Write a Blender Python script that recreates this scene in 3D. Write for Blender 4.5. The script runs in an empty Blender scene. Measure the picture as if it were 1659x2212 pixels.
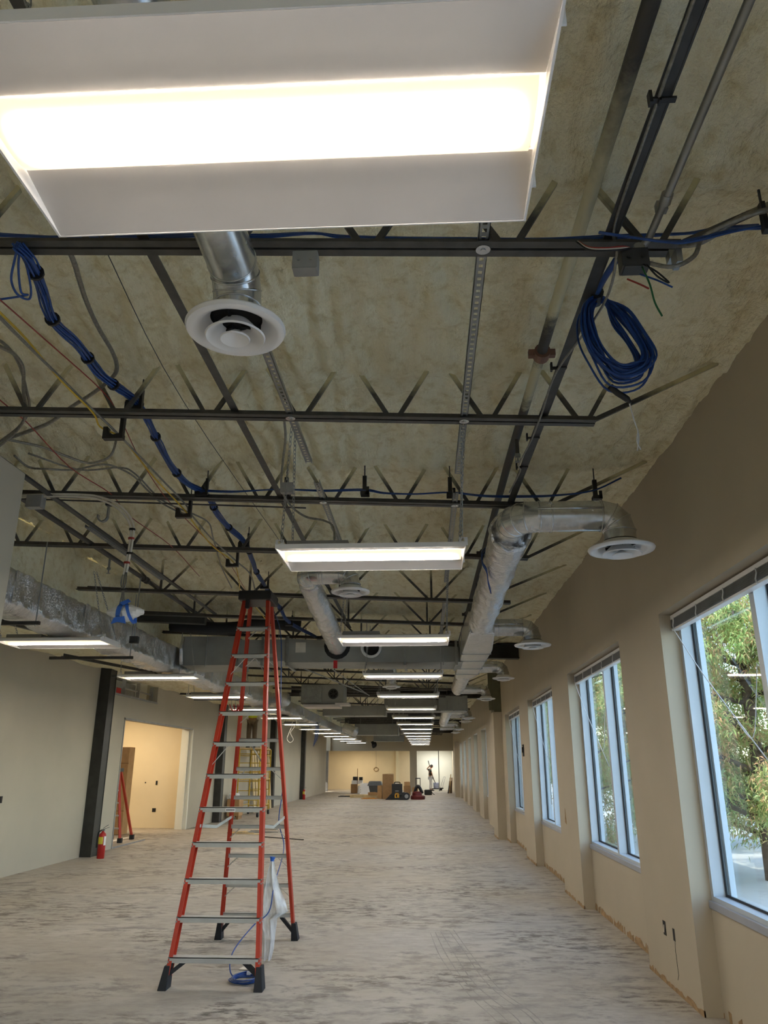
import bpy, bmesh, math, random
from mathutils import Vector, Matrix, noise, Quaternion

# ------------------------------------------------------------------ camera, sky, sun, exposure
random.seed(7)
SC = bpy.context.scene
COL = SC.collection
V = Vector
CAM_H = 1.65
cam_d = bpy.data.cameras.new('camera')
cam = bpy.data.objects.new('camera', cam_d)
COL.objects.link(cam)
_vp = V((920 - 829.5, -(1655 - 1106), -1640.0))
_vv = V((833 - 829.5, 3802 + 1106, -1640.0))
_Y = _vp.normalized()
_Z = (_vv - _Y * _vv.dot(_Y)).normalized()
_X = _Y.cross(_Z)
cam.matrix_world = Matrix.Translation((0, 0, CAM_H)) @ Matrix((_X, _Y, _Z)).to_4x4()
cam_d.sensor_fit = 'HORIZONTAL'
cam_d.sensor_width = 36.0
cam_d.lens = 1640.0 / 1659.0 * 36.0
cam_d.clip_start = 0.05
cam_d.clip_end = 400
SC.camera = cam

W = bpy.data.worlds.new('sky')
SC.world = W
W.use_nodes = True
_n = W.node_tree.nodes
_sky = _n.new('ShaderNodeTexSky')
_sky.sky_type = 'NISHITA'
_sky.sun_disc = False
_sky.sun_elevation = math.radians(48)
_sky.sun_rotation = math.radians(250)
_n['Background'].inputs[1].default_value = 0.24
W.node_tree.links.new(_sky.outputs[0], _n['Background'].inputs[0])
_sd = bpy.data.lights.new('sun', 'SUN')
_sd.energy = 1.2
_sd.color = (1.0, 0.93, 0.82)
_sd.angle = math.radians(0.6)
_so = bpy.data.objects.new('sun', _sd)
COL.objects.link(_so)
_so.rotation_euler = V((0.62, 0.28, -0.73)).to_track_quat('-Z', 'Y').to_euler()
LENS_STRENGTH = 20.0
ROOM_LAMP = 11.0
SC.view_settings.view_transform = 'Standard'
SC.view_settings.look = 'None'
SC.view_settings.gamma = 1.0
SC.view_settings.use_curve_mapping = False
SC.view_settings.exposure = 2.5
SC.cycles.max_bounces = 8
SC.cycles.diffuse_bounces = 4
SC.cycles.glossy_bounces = 4
SC.cycles.transparent_max_bounces = 12
SC.cycles.sample_clamp_indirect = 6.0
SC.cycles.use_denoising = True

# ------------------------------------------------------------------ helpers
def R(d):
    return math.radians(d)


class MB:
    """collects shapes and links them as one mesh object"""
    def __init__(self):
        self.v = []
        self.f = []

    def add(self, vs, fs):
        o = len(self.v)
        self.v += [tuple(p) for p in vs]
        self.f += [tuple(i + o for i in q) for q in fs]
        return self

    def box(self, a, b):
        x0, y0, z0 = (min(p, q) for p, q in zip(a, b))
        x1, y1, z1 = (max(p, q) for p, q in zip(a, b))
        return self.add([(x0, y0, z0), (x1, y0, z0), (x1, y1, z0), (x0, y1, z0), (x0, y0, z1), (x1, y0, z1), (x1, y1, z1), (x0, y1, z1)],
                        [(0, 3, 2, 1), (4, 5, 6, 7), (0, 1, 5, 4), (1, 2, 6, 5), (2, 3, 7, 6), (3, 0, 4, 7)])

    def bar(self, p0, p1, w, h, up=(0, 0, 1), w1=None, h1=None):
        """a rectangular bar from p0 to p1, w wide across and h along up"""
        p0, p1 = V(p0), V(p1)
        d = (p1 - p0).normalized()
        u = V(up)
        if abs(d.dot(u)) > 0.98:
            u = V((0, 1, 0)) if abs(d.y) < 0.9 else V((1, 0, 0))
        s = d.cross(u).normalized()
        u = s.cross(d).normalized()
        vs = []
        for p, ww, hh in ((p0, w, h), (p1, w if w1 is None else w1, h if h1 is None else h1)):
            for a, b in ((-1, -1), (1, -1), (1, 1), (-1, 1)):
                vs.append(p + s * (a * ww / 2) + u * (b * hh / 2))
        return self.add(vs, [(0, 1, 2, 3), (7, 6, 5, 4), (0, 4, 5, 1), (1, 5, 6, 2), (2, 6, 7, 3), (3, 7, 4, 0)])

    def tube(self, pts, r, n=8, caps=True, flat=1.0):
        pts = [V(p) for p in pts]
        rs = r if isinstance(r, (list, tuple)) else [r] * len(pts)
        k = len(pts)
        d0 = (pts[1] - pts[0]).normalized()
        a = V((0, 0, 1)) if abs(d0.z) < 0.9 else V((1, 0, 0))
        s = d0.cross(a).normalized()
        o = len(self.v)
        for i, p in enumerate(pts):
            d = (pts[min(i + 1, k - 1)] - pts[max(i - 1, 0)])
            if d.length < 1e-9:
                d = d0.copy()
            d.normalize()
            s = (s - d * s.dot(d))
            if s.length < 1e-6:
                s = d.orthogonal()
            s.normalize()
            u = d.cross(s)
            for j in range(n):
                t = 2 * math.pi * j / n
                self.v.append(tuple(p + s * (math.cos(t) * rs[i]) + u * (math.sin(t) * rs[i] * flat)))
        for i in range(k - 1):
            for j in range(n):
                j2 = (j + 1) % n
                self.f.append((o + i * n + j, o + i * n + j2, o + (i + 1) * n + j2, o + (i + 1) * n + j))
        if caps:
            self.f.append(tuple(o + j for j in reversed(range(n))))
            self.f.append(tuple(o + (k - 1) * n + j for j in range(n)))
        return self

    def lathe(self, prof, c=(0, 0, 0), n=32, axis='z', close=False):
        o = len(self.v)
        c = V(c)
        for (r, h) in prof:
            for j in range(n):
                t = 2 * math.pi * j / n
                a, b = r * math.cos(t), r * math.sin(t)
                p = {'z': V((a, b, h)), 'x': V((h, a, b)), 'y': V((b, h, a))}[axis]
                self.v.append(tuple(c + p))
        m = len(prof)
        for i in range(m - 1 if not close else m):
            i2 = (i + 1) % m
            for j in range(n):
                j2 = (j + 1) % n
                self.f.append((o + i * n + j, o + i * n + j2, o + i2 * n + j2, o + i2 * n + j))
        return self

    def prism(self, poly, a, b, axis):
        """polygon extruded along an axis between a and b; poly holds the two other coordinates in order"""
        n = len(poly)
        vs = []
        for t in (a, b):
            for p, q in poly:
                vs.append({'x': (t, p, q), 'y': (p, t, q), 'z': (p, q, t)}[axis])
        fs = [tuple(range(n))[::-1], tuple(range(n, 2 * n))]
        for i in range(n):
            j = (i + 1) % n
            fs.append((i, j, n + j, n + i))
        return self.add(vs, fs)

    def build(self, name, mat, parent=None, smooth=False, loc=None, bevel=0.0):
        me = bpy.data.meshes.new(name)
        if parent is not None:
            off = parent.matrix_world.translation if parent.parent is None else PW[parent.name]
        else:
            off = V(loc) if loc is not None else V((0, 0, 0))
        me.from_pydata([(x - off.x, y - off.y, z - off.z) for x, y, z in self.v], [], self.f)
        bm = bmesh.new()
        bm.from_mesh(me)
        bmesh.ops.recalc_face_normals(bm, faces=bm.faces)
        if bevel:
            es = [e for e in bm.edges if len(e.link_faces) == 2 and e.calc_face_angle(0) > 0.6]
            bmesh.ops.bevel(bm, geom=es, offset=bevel, segments=2, affect='EDGES', profile=0.5)
        bm.to_mesh(me)
        bm.free()
        if smooth:
            me.shade_smooth() if smooth is True else None
            if smooth is not True:
                me.shade_smooth()
                me.set_sharp_from_angle(angle=R(smooth))
        me.materials.append(mat)
        o = bpy.data.objects.new(name, me)
        COL.objects.link(o)
        if parent is not None:
            o.parent = parent
            PW[o.name] = off.copy()
        else:
            o.location = off
        return o


PW = {}


def tag(o, label=None, cat=None, group=None, kind=None):
    if label:
        o['label'] = label
    if cat:
        o['category'] = cat
    if group:
        o['group'] = group
    if kind:
        o['kind'] = kind
    return o


def thing(name, loc, label, cat, group=None):
    o = bpy.data.objects.new(name, None)
    o.empty_display_size = 0.1
    COL.objects.link(o)
    o.location = loc
    o.matrix_world = Matrix.Translation(V(loc))
    return tag(o, label, cat, group)


def solo(mb, name, mat, label, cat, group=None, smooth=False, bevel=0.0):
    """a thing that is one mesh; its origin is the middle of its base"""
    xs, ys, zs = zip(*mb.v)
    c = ((min(xs) + max(xs)) / 2, (min(ys) + max(ys)) / 2, min(zs))
    return tag(mb.build(name, mat, None, smooth, c, bevel), label, cat, group)


def struct(mb, name, mat, parent=None, smooth=False):
    o = mb.build(name, mat, parent, smooth)
    if parent is None:
        o['kind'] = 'structure'
    return o


KIDS = {}


def copy_tree(o, loc=None, parent=None):
    c = o.copy()
    COL.objects.link(c)
    if parent is not None:
        c.parent = parent
    if loc is not None:
        c.location = loc
    for ch in list(o.children):
        copy_tree(ch, None, c)
    return c


def smooth_path(pts, k=4):
    """Catmull-Rom through the points"""
    P = [V(p) for p in pts]
    P = [P[0] * 2 - P[1]] + P + [P[-1] * 2 - P[-2]]
    out = []
    for i in range(1, len(P) - 2):
        a, b, c, d = P[i - 1], P[i], P[i + 1], P[i + 2]
        for j in range(k):
            t = j / k
            out.append(0.5 * ((2 * b) + (c - a) * t + (2 * a - 5 * b + 4 * c - d) * t * t + (3 * b - a - 3 * c + d) * t ** 3))
    out.append(P[-2])
    return out


# ------------------------------------------------------------------ materials
def srgb(r, g, b):
    return tuple(((c / 255.0) / 12.92 if c / 255.0 <= 0.04045 else ((c / 255.0 + 0.055) / 1.055) ** 2.4) for c in (r, g, b)) + (1.0,)


class MT:
    def __init__(self, name):
        self.m = bpy.data.materials.new(name)
        self.m.use_nodes = True
        self.t = self.m.node_tree
        self.b = self.t.nodes['Principled BSDF']

    def n(self, kind, **kw):
        x = self.t.nodes.new(kind)
        for k, v in kw.items():
            if k.startswith('i_'):
                x.inputs[k[2:].replace('_', ' ')].default_value = v
            elif k.startswith('n_'):
                x.inputs[int(k[2:])].default_value = v
            else:
                setattr(x, k, v)
        return x

    def l(self, a, b):
        self.t.links.new(a, b)

    def pos(self, scale=(1, 1, 1), space='object'):
        if space == 'world':
            g = self.n('ShaderNodeNewGeometry').outputs['Position']
        else:
            g = self.n('ShaderNodeTexCoord').outputs['Object']
        mp = self.n('ShaderNodeMapping')
        mp.inputs['Scale'].default_value = scale
        self.l(g, mp.inputs['Vector'])
        return mp.outputs[0]

    def noise(self, vec, scale, detail=4, rough=0.55):
        x = self.n('ShaderNodeTexNoise', i_Scale=scale, i_Detail=detail, i_Roughness=rough)
        self.l(vec, x.inputs['Vector'])
        return x.outputs['Fac']

    def ramp(self, fac, stops):
        x = self.n('ShaderNodeValToRGB')
        e = x.color_ramp.elements
        e[0].position, e[0].color = stops[0]
        e[1].position, e[1].color = stops[-1]
        for p, c in stops[1:-1]:
            q = e.new(p)
            q.color = c
        self.l(fac, x.inputs[0])
        return x.outputs[0]

    def mix(self, fac, a, b, mode='MIX'):
        x = self.n('ShaderNodeMix', data_type='RGBA', blend_type=mode)
        for s, v in ((0, fac), (6, a), (7, b)):
            if hasattr(v, 'links'):
                self.l(v, x.inputs[s])
            else:
                x.inputs[s].default_value = v
        return x.outputs[2]

    def bump(self, h, strength, dist=0.01):
        x = self.n('ShaderNodeBump', i_Strength=strength, i_Distance=dist)
        self.l(h, x.inputs['Height'])
        self.l(x.outputs[0], self.b.inputs['Normal'])

    def col(self, c):
        if hasattr(c, 'links'):
            self.l(c, self.b.inputs['Base Color'])
        else:
            self.b.inputs['Base Color'].default_value = c

    def pbr(self, rough=0.6, metal=0.0, spec=0.5):
        self.b.inputs['Roughness'].default_value = rough
        self.b.inputs['Metallic'].default_value = metal
        self.b.inputs['Specular IOR Level'].default_value = spec


def plain(name, c, rough=0.6, metal=0.0, spec=0.5, var=0.12, scale=6.0, bump=0.0):
    m = MT(name)
    p = m.pos()
    f = m.noise(p, scale, 3)
    lo = tuple(x * (1 - var) for x in c[:3]) + (1,)
    hi = tuple(min(1, x * (1 + var)) for x in c[:3]) + (1,)
    m.col(m.ramp(f, [(0.3, lo), (0.7, hi)]))
    m.pbr(rough, metal, spec)
    if bump:
        m.bump(m.noise(p, scale * 12, 2), bump, 0.004)
    return m.m


def mat_floor():
    m = MT('worn_concrete')
    p = m.pos((1, 1, 1), 'world')
    wob = m.noise(p, 1.6, 3)
    wv = m.n('ShaderNodeVectorMath', operation='ADD')
    m.l(m.pos((1.0, 1.7, 1), 'world'), wv.inputs[0])
    wc = m.n('ShaderNodeCombineXYZ')
    wm = m.n('ShaderNodeMath', operation='MULTIPLY', n_1=0.5)
    m.l(wob, wm.inputs[0])
    m.l(wm.outputs[0], wc.inputs[0])
    m.l(wm.outputs[0], wc.inputs[1])
    m.l(wc.outputs[0], wv.inputs[1])
    st = m.noise(wv.outputs[0], 3.0, 8, 0.72)
    st2 = m.noise(m.pos((0.9, 1.9, 1), 'world'), 5.5, 7, 0.72)
    big = m.noise(p, 0.5, 4, 0.6)
    mid = m.noise(m.pos((0.8, 1.1, 1), 'world'), 0.9, 6, 0.7)
    pat = m.noise(m.pos((0.9, 1.2, 1), 'world'), 0.55, 5, 0.65)
    base = m.ramp(st, [(0.40, srgb(118, 114, 108)), (0.46, srgb(144, 139, 131)), (0.515, srgb(174, 167, 155)), (0.75, srgb(186, 179, 167))])
    soft = m.ramp(st2, [(0.35, srgb(149, 142, 132)), (0.65, srgb(175, 168, 156))])
    dirt = m.ramp(st2, [(0.44, srgb(149, 146, 142)), (0.50, srgb(255, 255, 255))])
    a = m.mix(m.ramp(mid, [(0.46, (0, 0, 0, 1)), (0.56, (0.9, 0.9, 0.9, 1))]), soft, base, 'MIX')
    a = m.mix(m.ramp(pat, [(0.48, (0, 0, 0, 1)), (0.58, (0.9, 0.9, 0.9, 1))]), a, dirt, 'MULTIPLY')
    tan = m.mix(m.ramp(big, [(0.42, (0, 0, 0, 1)), (0.66, (0.4, 0.4, 0.4, 1))]), a, srgb(161, 147, 124), 'MIX')
    m.col(tan)
    m.pbr(0.62, 0, 0.35)
    m.bump(st2, 0.25, 0.004)
    return m.m


def mat_foam():
    m = MT('spray_foam')
    p = m.pos((1, 1, 1), 'world')
    a = m.noise(m.pos((2.2, 0.8, 1), 'world'), 2.2, 6, 0.6)
    b = m.noise(p, 11, 5, 0.6)
    c = m.noise(p, 45, 3, 0.6)
    c1 = m.ramp(a, [(0.3, srgb(236, 225, 192)), (0.5, srgb(245, 238, 208)), (0.7, srgb(250, 245, 220))])
    c2 = m.ramp(b, [(0.30, srgb(226, 218, 190)), (0.50, srgb(252, 252, 248)), (0.7, srgb(255, 255, 253))])
    m.col(m.mix(0.8, c1, c2, 'MULTIPLY'))
    m.pbr(0.8, 0, 0.25)
    s = m.n('ShaderNodeMath', operation='ADD')
    m.l(b, s.inputs[0])
    rdg = m.noise(m.pos((7.0, 1.3, 1), 'world'), 1.6, 5, 0.6)
    k = m.n('ShaderNodeMath', operation='MULTIPLY_ADD', n_1=0.4)
    m.l(c, k.inputs[0])
    m.l(rdg, k.inputs[2])
    m.l(k.outputs[0], s.inputs[1])
    m.bump(s.outputs[0], 1.0, 0.045)
    return m.m


def mat_steel(name, c, oz=3.86, spray=True):
    """painted steel whose upper end is dusted with foam overspray"""
    m = MT(name)
    p = m.pos((1, 1, 1), 'world')
    f = m.noise(p, 14, 3)
    base = m.ramp(f, [(0.3, tuple(x * 0.8 for x in c[:3]) + (1,)), (0.7, tuple(x * 1.2 for x in c[:3]) + (1,))])
    if spray:
        g = m.n('ShaderNodeNewGeometry')
        sx = m.n('ShaderNodeSeparateXYZ')
        m.l(g.outputs['Position'], sx.inputs[0])
        h = m.n('ShaderNodeMath', operation='MULTIPLY_ADD', n_1=0.036)
        m.l(sx.outputs['X'], h.inputs[0])
        m.l(sx.outputs['Z'], h.inputs[2])
        n2 = m.n('ShaderNodeMath', operation='MULTIPLY_ADD', n_1=0.12)
        m.l(m.noise(p, 22, 3), n2.inputs[0])
        m.l(h.outputs[0], n2.inputs[2])
        mr = m.n('ShaderNodeMapRange', i_From_Min=oz, i_From_Max=oz + 0.14)
        m.l(n2.outputs[0], mr.inputs['Value'])
        base = m.mix(mr.outputs[0], base, srgb(200, 193, 155))
    m.col(base)
    m.pbr(0.5, 0.25, 0.4)
    return m.m


def mat_pipe():
    """dark pipe, foamed over where the photograph shows the sprayers caught it"""
    m = MT('sprinkler_pipe')
    p = m.pos((1, 1, 1), 'world')
    g = m.n('ShaderNodeNewGeometry')
    sx = m.n('ShaderNodeSeparateXYZ')
    m.l(g.outputs['Position'], sx.inputs[0])
    f = m.n('ShaderNodeMath', operation='MULTIPLY_ADD', n_1=0.5)
    m.l(m.noise(p, 9, 4, 0.7), f.inputs[0])
    m.l(sx.outputs['Y'], f.inputs[2])
    sc = m.n('ShaderNodeMath', operation='MULTIPLY', n_1=0.1)
    m.l(f.outputs[0], sc.inputs[0])
    o, w = (0, 0, 0, 1), (1, 1, 1, 1)
    k = m.ramp(sc.outputs[0], [(0.22, o), (0.275, w), (0.365, w), (0.385, o), (0.408, o), (0.425, w), (0.455, w), (0.475, o)])
    m.col(m.mix(k, srgb(74, 72, 70), srgb(206, 200, 168)))
    m.pbr(0.6, 0.1, 0.4)
    m.bump(m.noise(p, 60, 2), 0.5, 0.004)
    return m.m


def mat_galv(name, c=srgb(196, 198, 196), rough=0.28, scale=9):
    m = MT(name)
    p = m.pos()
    vo = m.n('ShaderNodeTexVoronoi', i_Scale=scale * 4)
    m.l(p, vo.inputs['Vector'])
    f = m.noise(p, scale, 4)
    mx = m.mix(0.35, f, vo.outputs['Color'])
    lo = tuple(x * 0.72 for x in c[:3]) + (1,)
    m.col(m.ramp(mx, [(0.25, lo), (0.75, c)]))
    m.pbr(rough, 0.86, 0.5)
    r = m.n('ShaderNodeMapRange', i_To_Min=rough - 0.06, i_To_Max=rough + 0.14)
    m.l(f, r.inputs['Value'])
    m.l(r.outputs[0], m.b.inputs['Roughness'])
    m.bump(m.noise(p, 2.2, 2), 0.22, 0.02)
    return m.m


def mat_foil():
    m = MT('foil_wrap')
    p = m.pos()
    a = m.noise(m.pos((1, 4.5, 1)), 7, 5, 0.65)
    b = m.noise(p, 38, 3, 0.6)
    m.col(m.ramp(a, [(0.25, srgb(206, 206, 206)), (0.7, srgb(240, 240, 240))]))
    m.pbr(0.17, 0.82, 0.5)
    s = m.n('ShaderNodeMath', operation='MULTIPLY_ADD', n_1=0.3)
    m.l(b, s.inputs[0])
    m.l(a, s.inputs[2])
    m.bump(s.outputs[0], 0.85, 0.035)
    return m.m


def mat_wall(name, c, var=0.05):
    m = MT(name)
    p = m.pos((1, 1, 1), 'world')
    f = m.noise(p, 0.8, 4)
    lo = tuple(x * (1 - var) for x in c[:3]) + (1,)
    hi = tuple(min(1, x * (1 + var)) for x in c[:3]) + (1,)
    m.col(m.ramp(f, [(0.3, lo), (0.7, hi)]))
    m.pbr(0.75, 0, 0.3)
    m.bump(m.noise(p, 160, 2), 0.12, 0.002)
    return m.m


def mat_lens():
    m = MT('glowing_lens')
    tc = m.n('ShaderNodeTexCoord').outputs['Generated']
    sx = m.n('ShaderNodeSeparateXYZ')
    m.l(tc, sx.inputs[0])
    fac = []
    for ax, w in (('X', 0.07), ('Y', 0.46)):
        a = m.n('ShaderNodeMath', operation='SUBTRACT', n_1=0.5)
        m.l(sx.outputs[ax], a.inputs[0])
        b = m.n('ShaderNodeMath', operation='ABSOLUTE')
        m.l(a.outputs[0], b.inputs[0])
        r = m.n('ShaderNodeMapRange', interpolation_type='SMOOTHSTEP', i_From_Min=0.5, i_From_Max=0.5 - w)
        m.l(b.outputs[0], r.inputs['Value'])
        fac.append(r.outputs[0])
    mu = m.n('ShaderNodeMath', operation='MULTIPLY')
    m.l(fac[0], mu.inputs[0])
    m.l(fac[1], mu.inputs[1])
    p2 = m.n('ShaderNodeMath', operation='POWER', n_1=2.0)
    m.l(mu.outputs[0], p2.inputs[0])
    st = m.n('ShaderNodeMapRange', i_To_Min=0.17, i_To_Max=LENS_STRENGTH)
    m.l(p2.outputs[0], st.inputs['Value'])
    cl = m.mix(mu.outputs[0], (1.0, 0.82, 0.55, 1), (1.0, 0.955, 0.905, 1))
    m.l(cl, m.b.inputs['Emission Color'])
    m.l(st.outputs[0], m.b.inputs['Emission Strength'])
    m.col(srgb(240, 235, 225))
    m.pbr(0.5)
    return m.m


def mat_glass(name, tint=(0.93, 0.97, 0.96, 1)):
    m = MT(name)
    t = m.n('ShaderNodeBsdfTransparent')
    t.inputs[0].default_value = tint
    g = m.n('ShaderNodeBsdfGlossy')
    g.inputs['Roughness'].default_value = 0.02
    lw = m.n('ShaderNodeLayerWeight', i_Blend=0.5)
    pw = m.n('ShaderNodeMath', operation='POWER', n_1=4.0)
    m.l(lw.outputs['Facing'], pw.inputs[0])
    fr = m.n('ShaderNodeMath', operation='MULTIPLY_ADD', n_1=0.7, n_2=0.04)
    m.l(pw.outputs[0], fr.inputs[0])
    mx = m.n('ShaderNodeMixShader')
    m.l(fr.outputs[0], mx.inputs[0])
    m.l(t.outputs[0], mx.inputs[1])
    m.l(g.outputs[0], mx.inputs[2])
    m.l(mx.outputs[0], m.t.nodes['Material Output'].inputs[0])
    return m.m


def mat_film():
    m = MT('clear_plastic_film')
    t = m.n('ShaderNodeBsdfTransparent')
    t.inputs[0].default_value = (0.96, 0.96, 0.96, 1)
    pr = m.b
    m.col(srgb(225, 225, 222))
    m.pbr(0.25, 0, 0.6)
    mx = m.n('ShaderNodeMixShader')
    f = m.ramp(m.noise(m.pos((3, 3, 1)), 5, 4), [(0.35, (0.38, 0.38, 0.38, 1)), (0.7, (0.75, 0.75, 0.75, 1))])
    m.l(f, mx.inputs[0])
    m.l(t.outputs[0], mx.inputs[1])
    m.l(pr.outputs[0], mx.inputs[2])
    m.l(mx.outputs[0], m.t.nodes['Material Output'].inputs[0])
    return m.m


def mat_leaf(name, c1, c2, c3):
    m = MT(name)
    g = m.n('ShaderNodeNewGeometry')
    p = m.pos()
    a = m.noise(p, 0.9, 3)
    mx = m.n('ShaderNodeMath', operation='MULTIPLY_ADD', n_1=0.35)
    m.l(g.outputs['Random Per Island'], mx.inputs[0])
    m.l(a, mx.inputs[2])
    m.col(m.ramp(mx.outputs[0], [(0.45, c1), (0.62, c2), (0.85, c3)]))
    m.pbr(0.6, 0, 0.3)
    m.b.inputs['Transmission Weight'].default_value = 0.0
    tr = m.n('ShaderNodeBsdfTranslucent')
    tr.inputs[0].default_value = c2
    ms = m.n('ShaderNodeMixShader')
    ms.inputs[0].default_value = 0.35
    m.l(m.b.outputs[0], ms.inputs[1])
    m.l(tr.outputs[0], ms.inputs[2])
    m.l(ms.outputs[0], m.t.nodes['Material Output'].inputs[0])
    return m.m


M = dict(
    floor=mat_floor(), foam=mat_foam(),
    wall=mat_wall('beige_paint', srgb(182, 171, 150)),
    wallw=mat_wall('pale_paint', srgb(180, 174, 158)),
    warm=mat_wall('cream_paint', srgb(222, 206, 172)),
    wwhite=mat_wall('white_paint', srgb(226, 226, 214)),
    raw=plain('torn_drywall_edge', srgb(156, 128, 92), 0.9, var=0.3, scale=18),
    steel=mat_steel('joist_steel', srgb(78, 77, 74)),
    steelp=mat_steel('plain_dark_steel', srgb(66, 66, 65), spray=False),
    column=plain('black_column_steel', srgb(52, 52, 50), 0.5, 0.2, var=0.25, scale=5),
    green=plain('olive_column_steel', srgb(104, 104, 82), 0.6, 0.1),
    pipe=mat_pipe(),
    rust=plain('rusty_coupling', srgb(128, 98, 84), 0.7, 0.1),
    dpipe=plain('dark_pipe_paint', srgb(72, 70, 68), 0.5, 0.2),
    galv=mat_galv('galvanised_sheet', srgb(222, 224, 224), 0.2),
    galvd=mat_galv('galvanised_dull', srgb(160, 163, 160), 0.42, 5),
    strut=plain('zinc_strut', srgb(150, 152, 150), 0.4, 0.7),
    emt=plain('zinc_conduit', srgb(150, 150, 146), 0.35, 0.8),
    foil=mat_foil(),
    duct=plain('duct_board_grey', srgb(148, 150, 145), 0.55, 0.35, var=0.1, scale=3),
    white=plain('white_enamel', srgb(232, 230, 228), 0.32, 0, 0.5, var=0.02),
    matte=plain('matte_white_enamel', srgb(206, 200, 196), 0.6, 0, 0.3, var=0.02),
    lens=mat_lens(),
    grey=plain('grey_enamel', srgb(150, 150, 148), 0.5, 0.2),
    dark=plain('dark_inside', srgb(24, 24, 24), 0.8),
    black=plain('black_plastic', srgb(26, 26, 27), 0.45),
    blue=plain('blue_cable', srgb(28, 66, 132), 0.4, 0, 0.5, var=0.2, scale=30),
    yellow=plain('yellow_cable', srgb(206, 168, 44), 0.5),
    redc=plain('red_cable', srgb(150, 50, 38), 0.5),
    greyc=plain('grey_flex', srgb(136, 134, 126), 0.4, 0.6, var=0.25, scale=60),
    whitec=plain('white_cable', srgb(214, 208, 194), 0.5),
    tape=plain('blue_tape', srgb(42, 98, 190), 0.55),
    bag=plain('white_plastic_bag', srgb(222, 222, 220), 0.3),
    film=mat_film(),
    frp=plain('orange_red_fibreglass', srgb(178, 54, 32), 0.42, 0, 0.5, var=0.12, scale=9),
    alu=plain('mill_aluminium', srgb(176, 176, 170), 0.5, 0.25, var=0.08),
    rubber=plain('black_rubber', srgb(28, 30, 34), 0.7),
    frame=plain('white_aluminium_frame', srgb(186, 194, 200), 0.4, 0.1, var=0.03),
    sill=plain('grey_sill_metal', srgb(164, 168, 178), 0.4, 0.3, var=0.04),
    glass=mat_glass('window_glass'),
    gasket=plain('black_gasket', srgb(18, 18, 20), 0.6),
    blind=plain('grey_blind_vinyl', srgb(128, 128, 128), 0.5),
    cord=plain('white_cord', srgb(214, 214, 214), 0.6),
    card=plain('cardboard', srgb(150, 116, 78), 0.85, var=0.1, scale=8),
    card2=plain('light_cardboard', srgb(178, 142, 98), 0.85, var=0.1),
    wood=plain('pale_lumber', srgb(206, 184, 140), 0.7, var=0.18, scale=4),
    bin=plain('charcoal_tub', srgb(72, 76, 80), 0.5),
    red=plain('extinguisher_red', srgb(170, 26, 24), 0.3, 0, 0.6),
    maroon=plain('maroon_paint', srgb(100, 30, 28), 0.45),
    ylab=plain('yellow_label', srgb(214, 196, 60), 0.6),
    ylogo=plain('yellow_mark', srgb(224, 168, 40), 0.5),
    orange=plain('orange_board', srgb(202, 132, 40), 0.6),
    scaf=plain('yellow_scaffold_paint', srgb(190, 158, 50), 0.5, 0.2, var=0.2),
    skin=plain('skin', srgb(150, 104, 78), 0.6, var=0.05),
    shirt=plain('dark_shirt', srgb(40, 46, 40), 0.85),
    whitep=plain('white_trousers', srgb(220, 224, 230), 0.8),
    brownp=plain('brown_trousers', srgb(104, 90, 74), 0.85),
    hivis=plain('yellow_vest', srgb(196, 206, 52), 0.7),
    hair=plain('black_hair', srgb(22, 20, 18), 0.7),
    bucket=plain('blue_grey_bucket', srgb(150, 158, 184), 0.5),
    bark=plain('bark', srgb(70, 54, 42), 0.9, var=0.3, scale=12),
    leaf=mat_leaf('cypress_needles', srgb(104, 134, 70), srgb(172, 188, 112), srgb(204, 140, 108)),
    leaf2=mat_leaf('dark_needles', srgb(84, 116, 74), srgb(140, 166, 104), srgb(186, 164, 110)),
    pave=plain('pale_pavement', srgb(176, 174, 168), 0.8, var=0.1, scale=0.6),
    fence=plain('stucco_outside', srgb(176, 180, 176), 0.9),
    track=plain('bare_track', srgb(142, 136, 127), 0.8, var=0.2, scale=9),
    tagred=plain('red_tag', srgb(196, 40, 44), 0.6),
    insul=plain('black_insulation', srgb(22, 23, 26), 0.8),
    green_w=plain('green_wire', srgb(40, 104, 58), 0.5),
)

# ------------------------------------------------------------------ room shell
X_R, X_L = 1.90, -6.62           # wall faces
J_Y = [2.60, 4.22, 5.80, 7.40, 9.10, 10.70, 12.35, 14.0, 17.1, 18.7, 20.3, 21.9, 23.4, 26.5, 28.1, 29.7, 31.3, 35.1, 36.7, 38.3, 39.9, 43.6, 45.2, 46.8, 48.4, 50.0]
WIN = [(3.35 + 4.2 * i, 6.2 + 4.2 * i) for i in range(4)]
WIN += [(20.75, 22.9), (24.95, 27.1), (29.15, 31.3), (33.4, 35.6), (37.6, 39.9), (41.9, 44.2)]
WIN_BEHIND = [(-9.25, -6.4), (-5.05, -2.2), (-0.85, 2.0)]    # the same row goes on behind the camera
SILL, HEAD = 0.735, 2.815


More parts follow.
